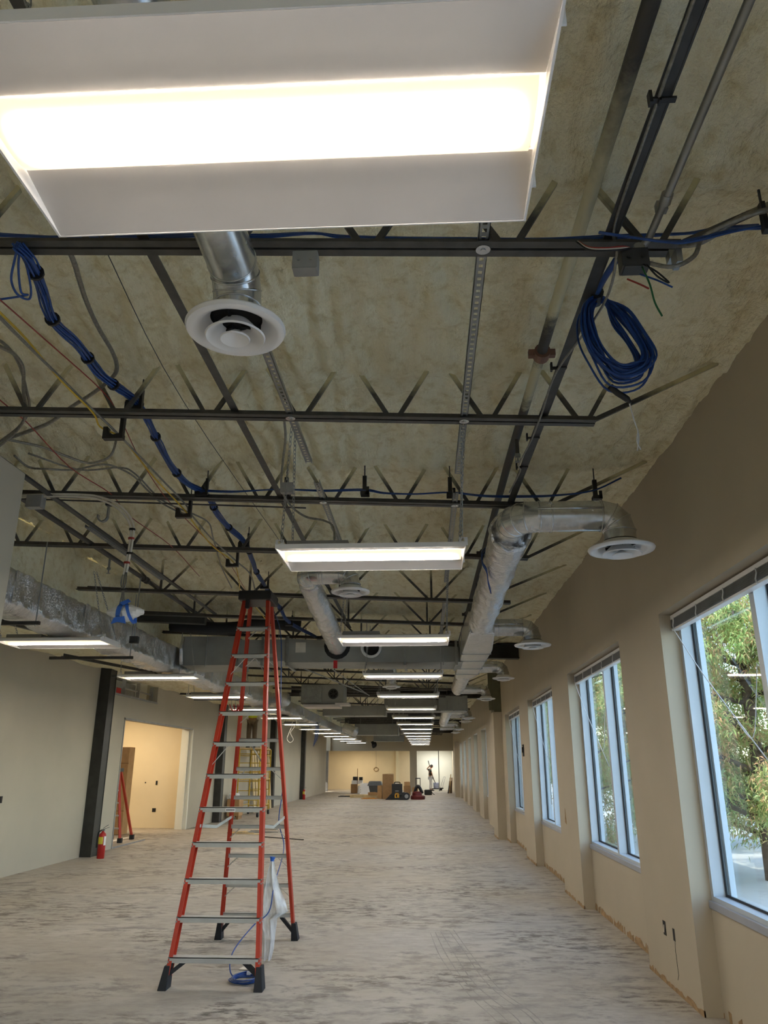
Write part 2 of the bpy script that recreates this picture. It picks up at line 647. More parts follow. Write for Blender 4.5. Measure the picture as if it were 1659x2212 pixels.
def foam_z(x, y):
    base = 4.035 - 0.030 * x
    dip = 0.0
    for j in J_Y[:14]:
        d = abs(y - j)
        if d < 0.5:
            dip = max(dip, 0.085 * math.exp(-(d / 0.16) ** 2))
    n = noise.noise(V((x * 1.3, y * 0.5, 0.0))) * 0.020
    rg = 0.55 + 0.75 * max(0.0, min(1.0, (0.2 - x) / 1.6))
    wx = x + 0.10 * noise.noise(V((x * 1.2, y * 1.3, 9)))
    r1 = noise.noise(V((wx * 5.2, y * 0.6 + 0.25 * noise.noise(V((x * 3, y * 2, 5))), 3.0)))
    n += (0.5 - abs(r1)) * 0.13 * rg
    n += noise.noise(V((wx * 13, y * 5.5, 7.0))) * 0.040 * rg
    if y < 9.2:
        n += noise.noise(V((x * 26, y * 19, 1.0))) * 0.013 * (0.5 + 0.5 * rg)
    edge = 0.0
    if x > 1.45:
        dip *= max(0.0, 1 - (x - 1.45) / 0.4)
    if x > 1.80:
        edge = (x - 1.80) * 0.12 + abs(noise.noise(V((0, y * 9, 2)))) * (x - 1.80) * 0.25
    return base - dip + n - edge


def grid(mb, xs, ys, fz, skip=None):
    o = len(mb.v)
    for y in ys:
        for x in xs:
            mb.v.append((x, y, fz(x, y)))
    nx = len(xs)
    for j in range(len(ys) - 1):
        for i in range(nx - 1):
            if skip and skip((xs[i] + xs[i + 1]) / 2, (ys[j] + ys[j + 1]) / 2):
                continue
            mb.f.append((o + j * nx + i, o + j * nx + i + 1, o + (j + 1) * nx + i + 1, o + (j + 1) * nx + i))


def lin(a, b, n):
    return [a + (b - a) * i / n for i in range(n + 1)]


b = MB()
ys = lin(-12.0, 1.3, 40) + lin(1.3, 9.14, 370)[1:]
grid(b, lin(-4.36, 1.97, 310), ys, foam_z)
ys = lin(9.12, 15.0, 100) + lin(15.0, 30.0, 100)[1:] + lin(30.0, 55.1, 60)[1:]
grid(b, lin(-4.36, 1.97, 150), ys, foam_z)


def soffit_z(x, y):
    return 3.52 - 0.02 * math.sin(y * 0.67) + noise.noise(V((x * 1.4, y * 1.1, 4))) * 0.05 + noise.noise(V((x * 7, y * 3, 4))) * 0.015


ys2 = lin(-12.0, 0, 24) + lin(0, 30.0, 260)[1:] + lin(30.0, 55.1, 50)[1:]
grid(b, lin(-6.75, -4.36, 36), ys2, soffit_z, skip=lambda x, y: 26.9 < y < 29.4 and x < -5.3)
# upright foam faces between the low and the high part, and a lid over the opening
o = len(b.v)
for y in lin(-12, 55.1, 120):
    b.v += [(-4.36, y, soffit_z(-4.36, y)), (-4.36, y, foam_z(-4.36, y))]
for j in range(120):
    b.f.append((o + 2 * j, o + 2 * j + 1, o + 2 * j + 3, o + 2 * j + 2))
ceil_o = struct(b, 'ceiling', M['foam'], smooth=True)
b = MB()
b.box((-10.2, -12.2, 4.45), (2.35, 62.5, 4.65))
struct(b, 'ceiling_deck', M['foam'])

b = MB()
b.box((-10.4, -12.2, -0.2), (2.2, 62.0, 0.0))
struct(b, 'floor', M['floor'])

# curved trowel tracks left in the floor dust
TR = [(0.14, 8.9), (0.24, 7.9), (0.36, 7.0), (0.46, 6.5), (0.60, 6.0), (0.67, 5.4), (0.70, 4.9)]
for k in range(5):
    off = (-0.13, -0.075, -0.01, 0.085, 0.13)[k]
    pp = smooth_path([(x + off + 0.01 * math.sin(y * 3 + k), y + 0.05 * k, 0.0008) for x, y in TR], 6)
    m = MB()
    for p in pp:
        hw = 0.003 + 0.006 * abs(noise.noise(V((p.x * 2 + k * 7, p.y * 3, 0))))
        m.v += [(p.x - hw, p.y, 0.0012), (p.x + hw, p.y, 0.0012)]
    for i in range(len(pp) - 1):
        m.f.append((2 * i, 2 * i + 1, 2 * i + 3, 2 * i + 2))
    m.build('dust_track', M['track'], bpy.data.objects['floor'])

# right wall: piers between the windows, the head above and the recessed aprons below
b = MB()
edges = [-12.2]
for (y0, y1) in WIN_BEHIND + WIN:
    edges += [y0, y1]
edges.append(62.0)
for i in range(0, len(edges), 2):
    b.box((X_R, edges[i], 0.0), (2.22, edges[i + 1], HEAD))
b.box((X_R, -12.2, HEAD), (2.22, 62.0, 4.45))
for (y0, y1) in WIN_BEHIND + WIN:
    b.box((2.035, y0, 0.0), (2.22, y1, 0.69))
struct(b, 'wall_right', M['wall'])
b = MB()
b.box((1.69, 19.60, 0.0), (1.90, 20.75, 2.93))
struct(b, 'wall_right_pilaster', M['wall'])
b = MB()
b.box((1.66, 45.6, 0.0), (1.90, 46.6, 2.95))
struct(b, 'wall_right_pilaster_end', M['wall'])
b = MB()
b.box((1.72, 19.62, 2.93), (1.90, 20.5, 4.0))
b.box((1.60, 19.70, 2.98), (1.72, 19.74, 4.0))
solo(b, 'steel_column_stub', M['green'], 'olive steel column stub above the wall pilaster between the windows', 'column')

# torn strip where the baseboard was taken off
random.seed(3)
b = MB()


def torn(x, y0, y1, zmax):
    y = y0
    pts = []
    while y < y1:
        pts.append((y, zmax * random.uniform(0.35, 1.0)))
        y += random.uniform(0.02, 0.07)
    pts.append((y1, 0.03))
    for (ya, za), (yb, zb) in zip(pts, pts[1:]):
        if random.random() < 0.82:
            b.prism([(ya, 0.0), (yb, 0.0), (yb, zb), (ya, za)], x - 0.004, x + 0.01, 'x')


for i, (y0, y1) in enumerate(WIN[:5]):
    torn(2.035, y0, y1, 0.085)
    if i < 4:
        torn(X_R, y1, WIN[i + 1][0] if i < 3 else 19.6, 0.05)
torn(1.69, 19.6, 20.7, 0.05)
b2 = b
struct(b2, 'baseboard_right', M['raw'])

# sockets cut into the right wall
b = MB()
b.box((X_R - 0.003, 6.935, 0.365), (X_R + 0.03, 7.005, 0.468))
bx = thing('outlet_opening', (X_R, 6.97, 0.365), 'dark socket cutout in the beige wall under its torn rim, beside the first pier crack', 'wall box')
b.build('recess', M['dark'], bx)
b = MB()
b.bar((X_R - 0.006, 6.965, 0.44), (X_R - 0.008, 6.975, 0.385), 0.004, 0.012)
b.build('wire_stub', M['whitec'], bx)
b = MB()
b.box((X_R - 0.003, 6.705, 0.37), (X_R + 0.03, 6.75, 0.455))
solo(b, 'outlet_slot', M['dark'], 'narrow dark slot cut into the pier beside the socket cutout', 'wall slot')
b = MB()
for (ya, za, yb, zb) in ((6.715, 0.37, 6.73, 0.30), (6.73, 0.30, 6.722, 0.20), (6.722, 0.20, 6.715, 0.14), (6.715, 0.14, 6.75, 0.10)):
    b.bar((X_R - 0.001, ya, za), (X_R - 0.001, yb, zb), 0.003, 0.003)
solo(b, 'wall_crack', M['dark'], 'thin crack running down the pier below the dark slot', 'crack')
b = MB()
b.box((X_R - 0.012, 15.50, 1.83), (X_R + 0.0, 15.66, 2.05))
b.box((X_R - 0.03, 15.55, 1.90), (X_R - 0.012, 15.60, 2.0))
solo(b, 'wall_control', M['dark'], 'dark control box on the pier between the third and fourth windows', 'control box')
b = MB()
b.prism([(11.24, 0.90), (11.36, 0.92), (11.33, 1.0), (11.31, 1.10), (11.28, 1.03)], X_R - 0.004, X_R + 0.004, 'x')
solo(b, 'wall_patch', M['raw'], 'grey scuffed patch on the pier between second and third windows', 'patch')


# windows
def window(i, y0, y1, detail):
    cx = (y0 + y1) / 2
    root = bpy.data.objects.new('window_%d' % (i + 1), None)
    COL.objects.link(root)
    root.location = (2.12, cx, SILL)
    root.matrix_world = Matrix.Translation((2.12, cx, SILL))
    root['kind'] = 'structure'
    f = MB()
    x0, x1 = 2.045, 2.165
    t = 0.05
    f.box((x0, y0, SILL), (x1, y0 + t, HEAD))
    f.box((x0, y1 - t, SILL), (x1, y1, HEAD))
    f.box((x0, y0 + t, HEAD - 0.06), (x1, y1 - t, HEAD))
    f.box((x0, y0 + t, SILL), (x1, y1 - t, SILL + 0.03))
    f.build('window_frame', M['frame'], root)
    panes = [(y0 + t, y1 - t)]
    if y1 - y0 > 2.5:
        mu = MB()
        mu.box((x0, cx - 0.035, SILL + 0.03), (x1, cx + 0.035, HEAD - 0.06))
        mu.build('mullion', M['frame'], root)
        panes = [(y0 + t, cx - 0.035), (cx + 0.035, y1 - t)]
    for (a, c) in panes:
        g = MB()
        g.box((2.140, a, SILL + 0.03), (2.146, c, HEAD - 0.06))
        g.build('pane', M['glass'], root)
        if detail:
            k = MB()
            w = 0.016
            k.box((2.130, a, SILL + 0.03), (2.139, a + w, HEAD - 0.06))
            k.box((2.130, c - w, SILL + 0.03), (2.139, c, HEAD - 0.06))
            k.box((2.130, a + w, SILL + 0.03), (2.139, c - w, SILL + 0.03 + w))
            k.build('gasket', M['gasket'], root)
            k = MB()
            w = 0.045
            k.box((2.155, a, SILL + 0.03), (2.195, a + w, HEAD - 0.06))
            k.box((2.155, c - w, SILL + 0.03), (2.195, c, HEAD - 0.06))
            k.build('outer_stop', M['frame'], root)
    s = MB()
    s.box((2.02, y0 + 0.0, 0.683), (2.20, y1 - 0.0, SILL))
    s.build('window_sill', M['sill'], root, bevel=0.004)
    return root


ORD = ['first', 'second', 'third', 'fourth', 'fifth', 'sixth', 'seventh', 'eighth', 'ninth', 'tenth', 'eleventh', 'twelfth', 'thirteenth', 'fourteenth', 'fifteenth', 'sixteenth']
for i, (y0, y1) in enumerate(WIN):
    window(i, y0, y1, i < 5)
for i, (y0, y1) in enumerate(WIN_BEHIND):
    window(len(WIN) + i, y0, y1, False)

# rolled-up blinds in the four near windows
for i, (y0, y1) in enumerate(WIN[:4]):
    z1 = HEAD - 0.015
    t = thing('venetian_blind', (2.017, (y0 + y1) / 2, z1), 'grey venetian blind drawn up to the top of the %s window along the right wall' % ORD[i], 'blind', 'raised window blinds')
    a, c = y0 + 0.02, y1 - 0.01
    h = MB()
    h.box((1.987, a, z1 - 0.03), (2.042, c, z1))
    h.build('headrail', M['white'], t)
    for k in range(9):
        zz = z1 - 0.036 - k * 0.0072
        s = MB()
        s.add([(1.984, a, zz), (2.014, a, zz + 0.004), (2.042, a, zz), (1.984, c, zz), (2.014, c, zz + 0.004), (2.042, c, zz),
               (1.984, a, zz - 0.003), (2.042, a, zz - 0.003), (1.984, c, zz - 0.003), (2.042, c, zz - 0.003)],
              [(0, 1, 4, 3), (1, 2, 5, 4), (6, 8, 9, 7), (0, 3, 8, 6), (2, 7, 9, 5)])
        s.build('slat', M['blind'], t)
    s = MB()
    s.box((1.987, a, z1 - 0.122), (2.042, c, z1 - 0.104))
    s.build('bottom_rail', M['white'], t, bevel=0.003)
    for k in range(6):
        yy = a + 0.08 + k * (c - a - 0.16) / 5
        s = MB()
        s.tube([(1.982, yy, z1 - 0.028), (1.976, yy - 0.02, z1 - 0.06), (1.980, yy + 0.015, z1 - 0.09), (1.978, yy, z1 - 0.12)], 0.005, 5)
        s.build('ladder_tape', M['cord'], t)
    s = MB()
    s.tube(smooth_path([(1.982, c - 0.05, z1 - 0.11), (2.002, c - 0.5, z1 - 0.5), (2.022, c - 1.0, z1 - 0.88), (2.032, c - 1.38, z1 - 1.15)]), 0.004, 5)
    s.build('lift_cord', M['cord'], t)
    s = MB()
    s.tube(smooth_path([(2.032, c - 1.38, z1 - 0.55), (2.042, c - 1.28, z1 - 0.72), (2.032, c - 1.16, z1 - 0.98), (2.022, c - 0.98, z1 - 0.88)]), 0.003, 5)
    s.build('tilt_cord', M['cord'], t)

# left side: plain wall, columns, the wall with the opening, further bays
b = MB()
b.box((-6.9, -12.2, 0), (X_L, 15.46, 3.62))
struct(b, 'wall_left', M['wallw'])
b = MB()
b.box((-6.9, 15.78, 0), (X_L, 17.0, 3.11))
b.box((-6.9, 22.2, 0), (X_L, 24.9, 3.11))
b.box((-6.9, 17.0, 2.64), (X_L, 22.2, 3.11))
b.box((-6.9, 19.0, 3.11), (X_L, 24.9, 3.62))
struct(b, 'wall_left_bay', M['wallw'])
b = MB()
b.box((-6.9, 25.2, 0), (X_L, 33.5, 3.62))
b.box((-6.9, 33.8, 0), (X_L, 42.0, 3.62))
b.box((-6.9, 42.35, 0), (X_L, 52.8, 3.62))
struct(b, 'wall_left_far', M['wallw'])
b = MB()
b.box((X_L - 0.01, 17.0, 0.0), (X_L + 0.012, 17.04, 2.66))
b.box((X_L - 0.01, 17.0, 2.62), (X_L + 0.012, 22.24, 2.66))
b.box((X_L - 0.05, 17.0, 0.0), (X_L + 0.02, 19.0, 0.03))
struct(b, 'trim_1', M['grey'])
b = MB()
b.box((X_L - 0.3, 22.16, 0.0), (X_L + 0.012, 22.24, 2.64))
b.box((X_L - 0.16, 22.10, 0.0), (X_L - 0.08, 22.16, 2.60))
struct(b, 'trim_5', M['wwhite'])
b = MB()
for k in range(4):
    y = 16.2 + k * 0.9
    b.box((-6.80, y, 3.11), (-6.72, y + 0.04, 3.5))
b.box((-6.80, 15.9, 3.10), (-6.60, 19.0, 3.14))
b.box((-6.80, 15.9, 3.30), (-6.76, 19.0, 3.33))
struct(b, 'trim_2', M['grey'])
b = MB()
b.box((-7.6, 15.9, 3.16), (-7.2, 19.0, 3.56))
t = thing('grey_duct_box', (-7.4, 17.4, 3.16), 'grey duct with two red tags seen through the gap above the left wall', 'duct')
b.build('duct_body', M['grey'], t)
for y in (16.9, 17.8):
    b = MB()
    b.box((-7.203, y, 3.25), (-7.195, y + 0.28, 3.42))
    b.build('red_tag', M['tagred'], t)

# room behind the opening, lit by a lamp of its own
b = MB()
b.box((-10.2, 22.62, 0), (-6.9, 22.8, 3.4))
b.box((-10.4, 15.6, 0), (-10.2, 22.8, 3.4))
b.box((-10.4, 15.4, 0), (-6.9, 15.6, 3.4))
struct(b, 'wall_back_room', M['warm'])
b = MB()
b.box((-10.3, 19.1, 3.2), (-6.9, 22.7, 3.3))
b.box((-10.3, 15.6, 3.6), (-6.9, 19.1, 3.7))
b.box((-10.3, 19.05, 3.2), (-6.9, 19.12, 3.7))
struct(b, 'ceiling_back_room', M['wwhite'])
b = MB()
b.box((-6.99, 22.55, 0), (-6.905, 22.63, 2.64))
b.box((-7.05, 22.58, 0), (-7.0, 22.63, 2.64))
struct(b, 'trim_3', M['wwhite'])
b = MB()
b.box((-6.895, 22.28, 0.01), (-6.70, 22.33, 2.55))
struct(b, 'door_1', M['wwhite'])
for k, z in enumerate((0.6, 1.4, 2.3)):
    h = MB()
    h.box((-6.80, 22.26, z), (-6.775, 22.285, z + 0.1))
    h.build('hinge', M['steelp'], bpy.data.objects['door_1'])


def lamp(name, loc, size, power, color, rot=(0, 0, 0)):
    d = bpy.data.lights.new(name, 'AREA')
    d.shape = 'RECTANGLE'
    d.size, d.size_y = size
    d.energy = power
    d.color = color
    q = bpy.data.objects.new(name, d)
    COL.objects.link(q)
    q.location = loc
    q.rotation_euler = rot
    return q


lamp('room_lamp', (-8.4, 20.8, 3.15), (1.2, 0.6), ROOM_LAMP * 1.4, (1.0, 0.80, 0.55))
for (x, y, z, w, h) in ((-7.676, 22.62, 1.194, 0.05, 0.11), (-7.685, 22.62, 0.469, 0.10, 0.10), (-8.0, 22.62, 1.2, 0.03, 0.03)):
    b = MB()
    b.box((x - w / 2, y - 0.012, z - h / 2), (x + w / 2, y + 0.01, z + h / 2))
    lab = {0.05: 'small upright dark box on the cream back-room wall', 0.10: 'square dark outlet box low on the cream back-room wall', 0.03: 'tiny dark hole beside scuffs on the cream back-room wall'}[w]
    solo(b, 'outlet_box', M['dark'], lab, 'wall box')
b = MB()
b.box((X_L - 0.01, 12.27, 1.10), (X_L + 0.012, 12.33, 1.20))
solo(b, 'outlet_box', M['dark'], 'dark outlet box on the plain pale wall, cut by the picture edge', 'wall box')

# end of the hall: soffit, back walls, stud
b = MB()
b.box((-7.6, 55.0, 2.65), (1.9, 55.25, 4.45))
b.box((-7.6, 55.0, 0), (-7.3, 55.25, 2.65))
b.box((-1.1, 55.0, 0), (-0.62, 55.25, 2.65))
struct(b, 'wall_end', M['wallw'])
b = MB()
b.box((-10.0, 60.2, 0), (-2.2, 60.4, 2.9))
b.box((-10.2, 52.0, 0), (-10.0, 60.4, 2.9))
b.box((-2.25, 59.9, 0), (-2.0, 60.4, 2.9))
b.box((-2.0, 58.6, 0), (-0.9, 58.8, 2.9))
struct(b, 'wall_end_room', M['warm'])
b = MB()
b.box((-0.9, 58.6, 0), (2.2, 58.8, 2.9))
b.box((0.88, 58.5, 0), (0.94, 58.6, 2.9))
struct(b, 'wall_end_bright', M['wwhite'])
b = MB()
b.box((-10.2, 55.2, 2.85), (2.2, 60.5, 2.95))
struct(b, 'ceiling_end_room', M['wwhite'])
b = MB()
b.box((-6.98, 55.6, 0), (-6.80, 55.75, 2.85))
struct(b, 'trim_4', M['grey'])
lamp('end_room_lamp', (-5.0, 57.8, 2.83), (1.2, 0.6), ROOM_LAMP * 1.6, (1.0, 0.84, 0.62))
lamp('end_room_lamp', (0.6, 57.0, 2.83), (1.2, 0.6), ROOM_LAMP * 1.5, (1.0, 0.98, 0.92))
b = MB()
b.box((-6.9, 52.6, 0), (-10.2, 52.8, 3.6))
b.box((-7.6, 54.9, 2.65), (-6.6, 55.0, 3.6))
b.box((-10.2, -12.3, 0), (2.2, -12.2, 4.45))
struct(b, 'wall_back', M['wallw'])
# wall end close by, at the picture's edge
b = MB()
b.box((-4.4, 4.72, 0), (-2.93, 5.1, 3.70))
b.box((-4.4, 4.55, 0), (-3.0, 4.72, 3.55))
struct(b, 'wall_left_end', M['wallw'])

# ------------------------------------------------------------------ steel columns and girders
for k, (y, dy) in enumerate(((15.46, 0.32), (24.9, 0.3), (33.5, 0.3), (42.0, 0.33), (52.85, 0.3))):
    b = MB()
    xa, xb = -6.80, -6.40 if k < 4 else -6.85
    if k == 4:
        xa, xb = -7.25, -6.9
    b.box((xa, y, 0), (xb, y + 0.018, 3.66))
    b.box((xa, y + dy - 0.018, 0), (xb, y + dy, 3.66))
    b.box(((xa + xb) / 2 - 0.006, y + 0.018, 0), ((xa + xb) / 2 + 0.006, y + dy - 0.018, 3.66))
    b.box((xb - 0.02, y + 0.018, 0), (xb - 0.008, y + dy - 0.018, 3.66))
    lab = ['black steel column between the plain left wall and the wall with the opening', 'black steel column after the opening, behind the red ladder', 'black steel column beyond the yellow scaffold',
           'black steel column with a small extinguisher at its foot', 'last black steel column, at the far left corner'][k]
    solo(b, 'steel_column', M['column'], lab, 'column', 'black columns along the left wall')

for k, y in enumerate((15.5, 24.9, 33.5, 42.0, 51.5)):
    b = MB()
    zl, zr = 3.80, 3.70
    for dz in (0.0, 0.28):
        b.bar((-4.3, y, zl + dz), (1.9, y, zr + dz), 0.20, 0.018)
    b.bar((-4.3, y, zl + 0.14), (1.9, y, zr + 0.14), 0.012, 0.28)
    solo(b, 'steel_girder', M['column'], '%s dark steel girder across the hall, bearing on the right wall' % ORD[k], 'girder', 'girders across the hall')


# ------------------------------------------------------------------ bar joists
def jz(x, low):
    return 3.605 - 0.043 * (x - 1.05) - low


def joist(k, y):
    low = 0.0 if k < 4 else 0.10
    far = y > 24
    xs, xe = 1.05, -4.32
    t = thing('bar_joist', (0, y, jz(0, low)), JLAB[k], 'joist', 'bar joists under the foam roof')
    c = MB()
    for s in (-1, 1):
        for (dy, dz, w, h) in ((s * 0.027, 0.003, 0.040, 0.006), (s * 0.010, 0.022, 0.006, 0.040)):
            c.bar((xs, y + dy, jz(xs, low) + dz), (xe, y + dy, jz(xe, low) + dz), w, h)
    c.build('bottom_chord', M['steel'], t)
    segs = []
    if k < 4:
        xv = 0.98 if k != 0 else 0.94
        segs.append(((xs - 0.01, jz(xs, low) + 0.02), (1.82, 3.99)))
        while xv > xe + 0.1:
            for s in (-1, 1):
                x0 = xv + s * 0.03
                rise = 0.50
                segs.append(((x0, jz(x0, low) + 0.02), (x0 + s * rise * 0.56, jz(x0, low) + rise)))
            xv -= 0.572
    else:
        xv = 0.10 if k % 2 == 0 else 0.05
        segs.append(((xs - 0.45, jz(xs, low) + 0.02), (1.75, 3.99)))
        while xv > xe + 0.1:
            rise = 4.05 - 0.03 * xv - jz(xv, low)
            for s in (-1, 1):
                x0 = xv + s * 0.03
                segs.append(((x0, jz(x0, low) + 0.02), (x0 + s * rise * 0.92, jz(x0, low) + rise)))
            segs.append(((xv, jz(xv, low) + 0.02), (xv, jz(xv, low) + rise)))
            xv -= 1.12
    if not far:
        for (a, e) in segs:
            w = MB()
            w.bar((a[0], y, a[1]), (e[0], y, e[1]), 0.026, 0.020, up=(0, 1, 0))
            w.build('web', M['steel'], t)
    else:
        w = MB()
        for (a, e) in segs:
            w.bar((a[0], y, a[1]), (e[0], y, e[1]), 0.026, 0.024, up=(0, 1, 0))
        q = w.build('web', M['steel'], t)
        q['kind'] = 'stuff'
    return t


JLAB = ['nearest bar joist, its chord passing behind the big light with blue cable on it',
        'second bar joist, its chord end beside the hanging blue coil',
        'third bar joist, with a blue cable strung in hooks along it',
        'fourth bar joist, passing just behind the second light',
        'fifth bar joist, level with the top of the red ladder',
        'sixth bar joist, just before the grey cross duct',
        'seventh bar joist, over the grey cross duct',
        'eighth bar joist, before the first dark girder']
JLAB += ['%s bar joist down the hall, between the first and second girders' % o_ for o_ in ORD[8:13]]
JLAB += ['%s of the bar joists beyond the second girder, counted down the hall' % o_ for o_ in ORD[:len(J_Y) - 13]]
for k, y in enumerate(J_Y):
    joist(k, y)

# lines running down the hall above the joist chords: bridging, sprinkler pipes
b = MB()
b.bar((-1.135, 1.2, 3.735), (-1.17, 12.0, 3.735), 0.045, 0.006)
b.bar((-1.155, 1.2, 3.755), (-1.19, 12.0, 3.755), 0.006, 0.045)
solo(b, 'bridging_angle', M['steel'], 'dark steel angle running down the hall left of the near round diffuser', 'angle bar')
t = thing('bridging_angle', (0.80, 1.2, 3.65), 'dark steel angle above the hanging blue coil, with cable clips', 'angle bar')
b = MB()
b.bar((0.80, 1.0, 3.665), (0.62, 10.5, 3.64), 0.05, 0.006)
b.bar((0.825, 1.0, 3.685), (0.645, 10.5, 3.66), 0.006, 0.05)
b.build('angle', M['steelp'], t)
for (x, y, z) in ((0.79, 1.9, 3.66), (0.745, 3.6, 3.66), (0.73, 4.5, 3.66), (0.72, 5.0, 3.66)):
    c = MB()
    c.box((x - 0.055, y - 0.010, z - 0.022), (x + 0.03, y + 0.010, z - 0.014))
    c.box((x - 0.055, y - 0.012, z - 0.035), (x - 0.045, y + 0.012, z + 0.012))
    c.box((x - 0.025, y - 0.012, z - 0.030), (x - 0.018, y + 0.012, z - 0.012))
    c.build('cable_clip', M['black'], t)
b = MB()
b.tube(smooth_path([(0.775, 1.0, 3.655), (0.765, 2.0, 3.645), (0.77, 2.5, 3.655), (0.80, 2.62, 3.60), (0.80, 2.9, 3.55), (0.72, 3.6, 3.62), (0.70, 4.0, 3.58), (0.71, 4.5, 3.635), (0.66, 4.8, 3.58), (0.70, 5.05, 3.63), (0.66, 5.4, 3.60)], 5), 0.006, 6)
solo(b, 'clipped_cable', M['greyc'], 'thin grey cable clipped along the dark angle above the blue coil', 'cable', smooth=True)
t = thing('sprinkler_pipe', (0.70, 1.0, 3.88), 'foam-dusted sprinkler pipe right of the long slotted strut', 'pipe')
b = MB()
b.tube([(0.75, 1.0, 3.90), (0.70, 3.4, 3.885), (0.665, 5.5, 3.85), (0.66, 9.0, 3.84), (0.66, 14.0, 3.84)], 0.030, 14)
b.build('pipe_run', M['pipe'], t, smooth=40)
for y, x in ((3.85, 0.695), (8.0, 0.66), (11.5, 0.66)):
    b = MB()
    b.tube([(x, y - 0.035, 3.875 if y < 5 else 3.84), (x, y + 0.035, 3.873 if y < 5 else 3.84)], 0.046, 14)
    b.box((x - 0.075, y - 0.018, 3.855 if y < 5 else 3.82), (x + 0.075, y + 0.018, 3.895 if y < 5 else 3.86))
    b.build('coupling', M['rust'] if y < 5 else M['dpipe'], t)
for y in (4.95, 9.3):
    h = thing('fire_sprinkler', (0.68, y, 3.66), 'pendant sprinkler head under the foam-dusted pipe, %s' % ('near the second joist' if y < 6 else 'beside the foil duct'), 'sprinkler')
    b = MB()
    b.tube([(0.675, y, 3.85), (0.675, y, 3.72)], 0.014, 10)
    b.build('drop', M['pipe'], h, smooth=40)
    b = MB()
    b.lathe([(0.0, 3.72), (0.020, 3.72), (0.020, 3.70), (0.008, 3.695), (0.006, 3.668), (0.022, 3.664), (0.022, 3.661), (0.0, 3.661)], (0.675, y, 0), 12)
    b.box((0.657, y - 0.003, 3.665), (0.661, y + 0.003, 3.70))
    b.box((0.689, y - 0.003, 3.665), (0.693, y + 0.003, 3.70))
    b.build('head_frame', M['galvd'], h)
t = thing('sprinkler_pipe', (-3.5, 1.0, 3.85), 'dark sprinkler pipe with a hanging head over the left foil duct', 'pipe')
b = MB()
b.tube([(-3.48, 2.5, 3.86), (-3.42, 8.8, 3.83), (-3.4, 14.8, 3.83)], 0.026, 12)
b.build('pipe_run', M['pipe'], t, smooth=40)
b = MB()
b.tube([(-3.45, 7.95, 3.83), (-3.45, 7.95, 3.72)], 0.013, 8)
b.lathe([(0.0, 3.72), (0.022, 3.72), (0.022, 3.70), (0.008, 3.69), (0.006, 3.66), (0.026, 3.655), (0.0, 3.65)], (-3.45, 7.95, 0), 10)
b.build('pendant_head', M['galvd'], t)
for y in (8.9, 9.0):
    b = MB()
    b.tube([(-3.42, y, 3.83), (-3.42, y + 0.05, 3.83)], 0.042, 12)
    b.build('coupling', M['pipe'], t)
b = MB()
b.bar((-3.04, 2.5, 3.75), (-3.04, 11.0, 3.75), 0.045, 0.006)
b.bar((-3.06, 2.5, 3.77), (-3.06, 11.0, 3.77), 0.006, 0.045)
solo(b, 'bridging_angle', M['steel'], 'dark steel angle running down the hall above the white looped cables', 'angle bar')


# slotted struts that carry the lights
def slotted(name, x, y0, y1, z, label):
    t = thing(name, (x, y0, z), label, 'strut', 'slotted struts over the lights')
    m = MB()
    pitch, w, hw, hl = 0.045, 0.044, 0.009, 0.012
    n = int((y1 - y0) / pitch)
    th = 0.003
    for i in range(n):
        a = y0 + i * pitch
        for zz in (z, z + th):
            o = len(m.v)
            ca = a + pitch / 2
            out = [(-w / 2, a), (w / 2, a), (w / 2, a + pitch), (-w / 2, a + pitch)]
            inn = [(-hw, ca - hl), (hw, ca - hl), (hw, ca + hl), (-hw, ca + hl)]
            m.v += [(x + p, q, zz) for p, q in out] + [(x + p, q, zz) for p, q in inn]
            for j in range(4):
                j2 = (j + 1) % 4
                m.f.append((o + j, o + j2, o + 4 + j2, o + 4 + j))
    m.build('slotted_flange', M['strut'], t)
    m = MB()
    m.box((x - w / 2, y0, z), (x - w / 2 + 0.003, y1, z + 0.03))
    m.box((x + w / 2 - 0.003, y0, z), (x + w / 2, y1, z + 0.03))
    m.build('side_flange', M['strut'], t)
    return t


slotted('slotted_strut', 0.265, 1.9, 5.15, 3.655, 'long slotted strut right of the near diffuser, crossing the two nearest joists')
slotted('slotted_strut', 0.265, 5.55, 8.6, 3.655, 'slotted strut behind the second light on its right end')
slotted('slotted_strut', -0.80, 2.0, 5.0, 3.70, 'slotted strut running from behind the near round diffuser')
slotted('slotted_strut', -0.80, 5.4, 8.4, 3.70, 'slotted strut over the left end of the second light')
slotted('slotted_strut', -3.07, 6.5, 8.6, 3.725, 'slotted strut over the white cables at the left')
slotted('slotted_strut', 0.26, 9.2, 12.0, 3.54, 'slotted strut over the right end of the third light')
for x, y in ((0.265, 2.60), (0.265, 4.22), (-0.80, 4.22), (0.265, 5.80), (-0.80, 5.80)):
    b = MB()
    z = jz(x, 0)
    b.lathe([(0, z - 0.008), (0.010, z - 0.008), (0.011, z - 0.004), (0.030, z - 0.004), (0.030, z), (0, z)], (x, y, 0), 18)
    solo(b, 'washer_bolt', M['galv'], 'round zinc washer and bolt under the %s joist chord, %s strut' % (ORD[J_Y.index(y)], 'right' if x > 0 else 'left'), 'bolt', 'strut bolts')


# ------------------------------------------------------------------ troffer lights
LX = -0.333


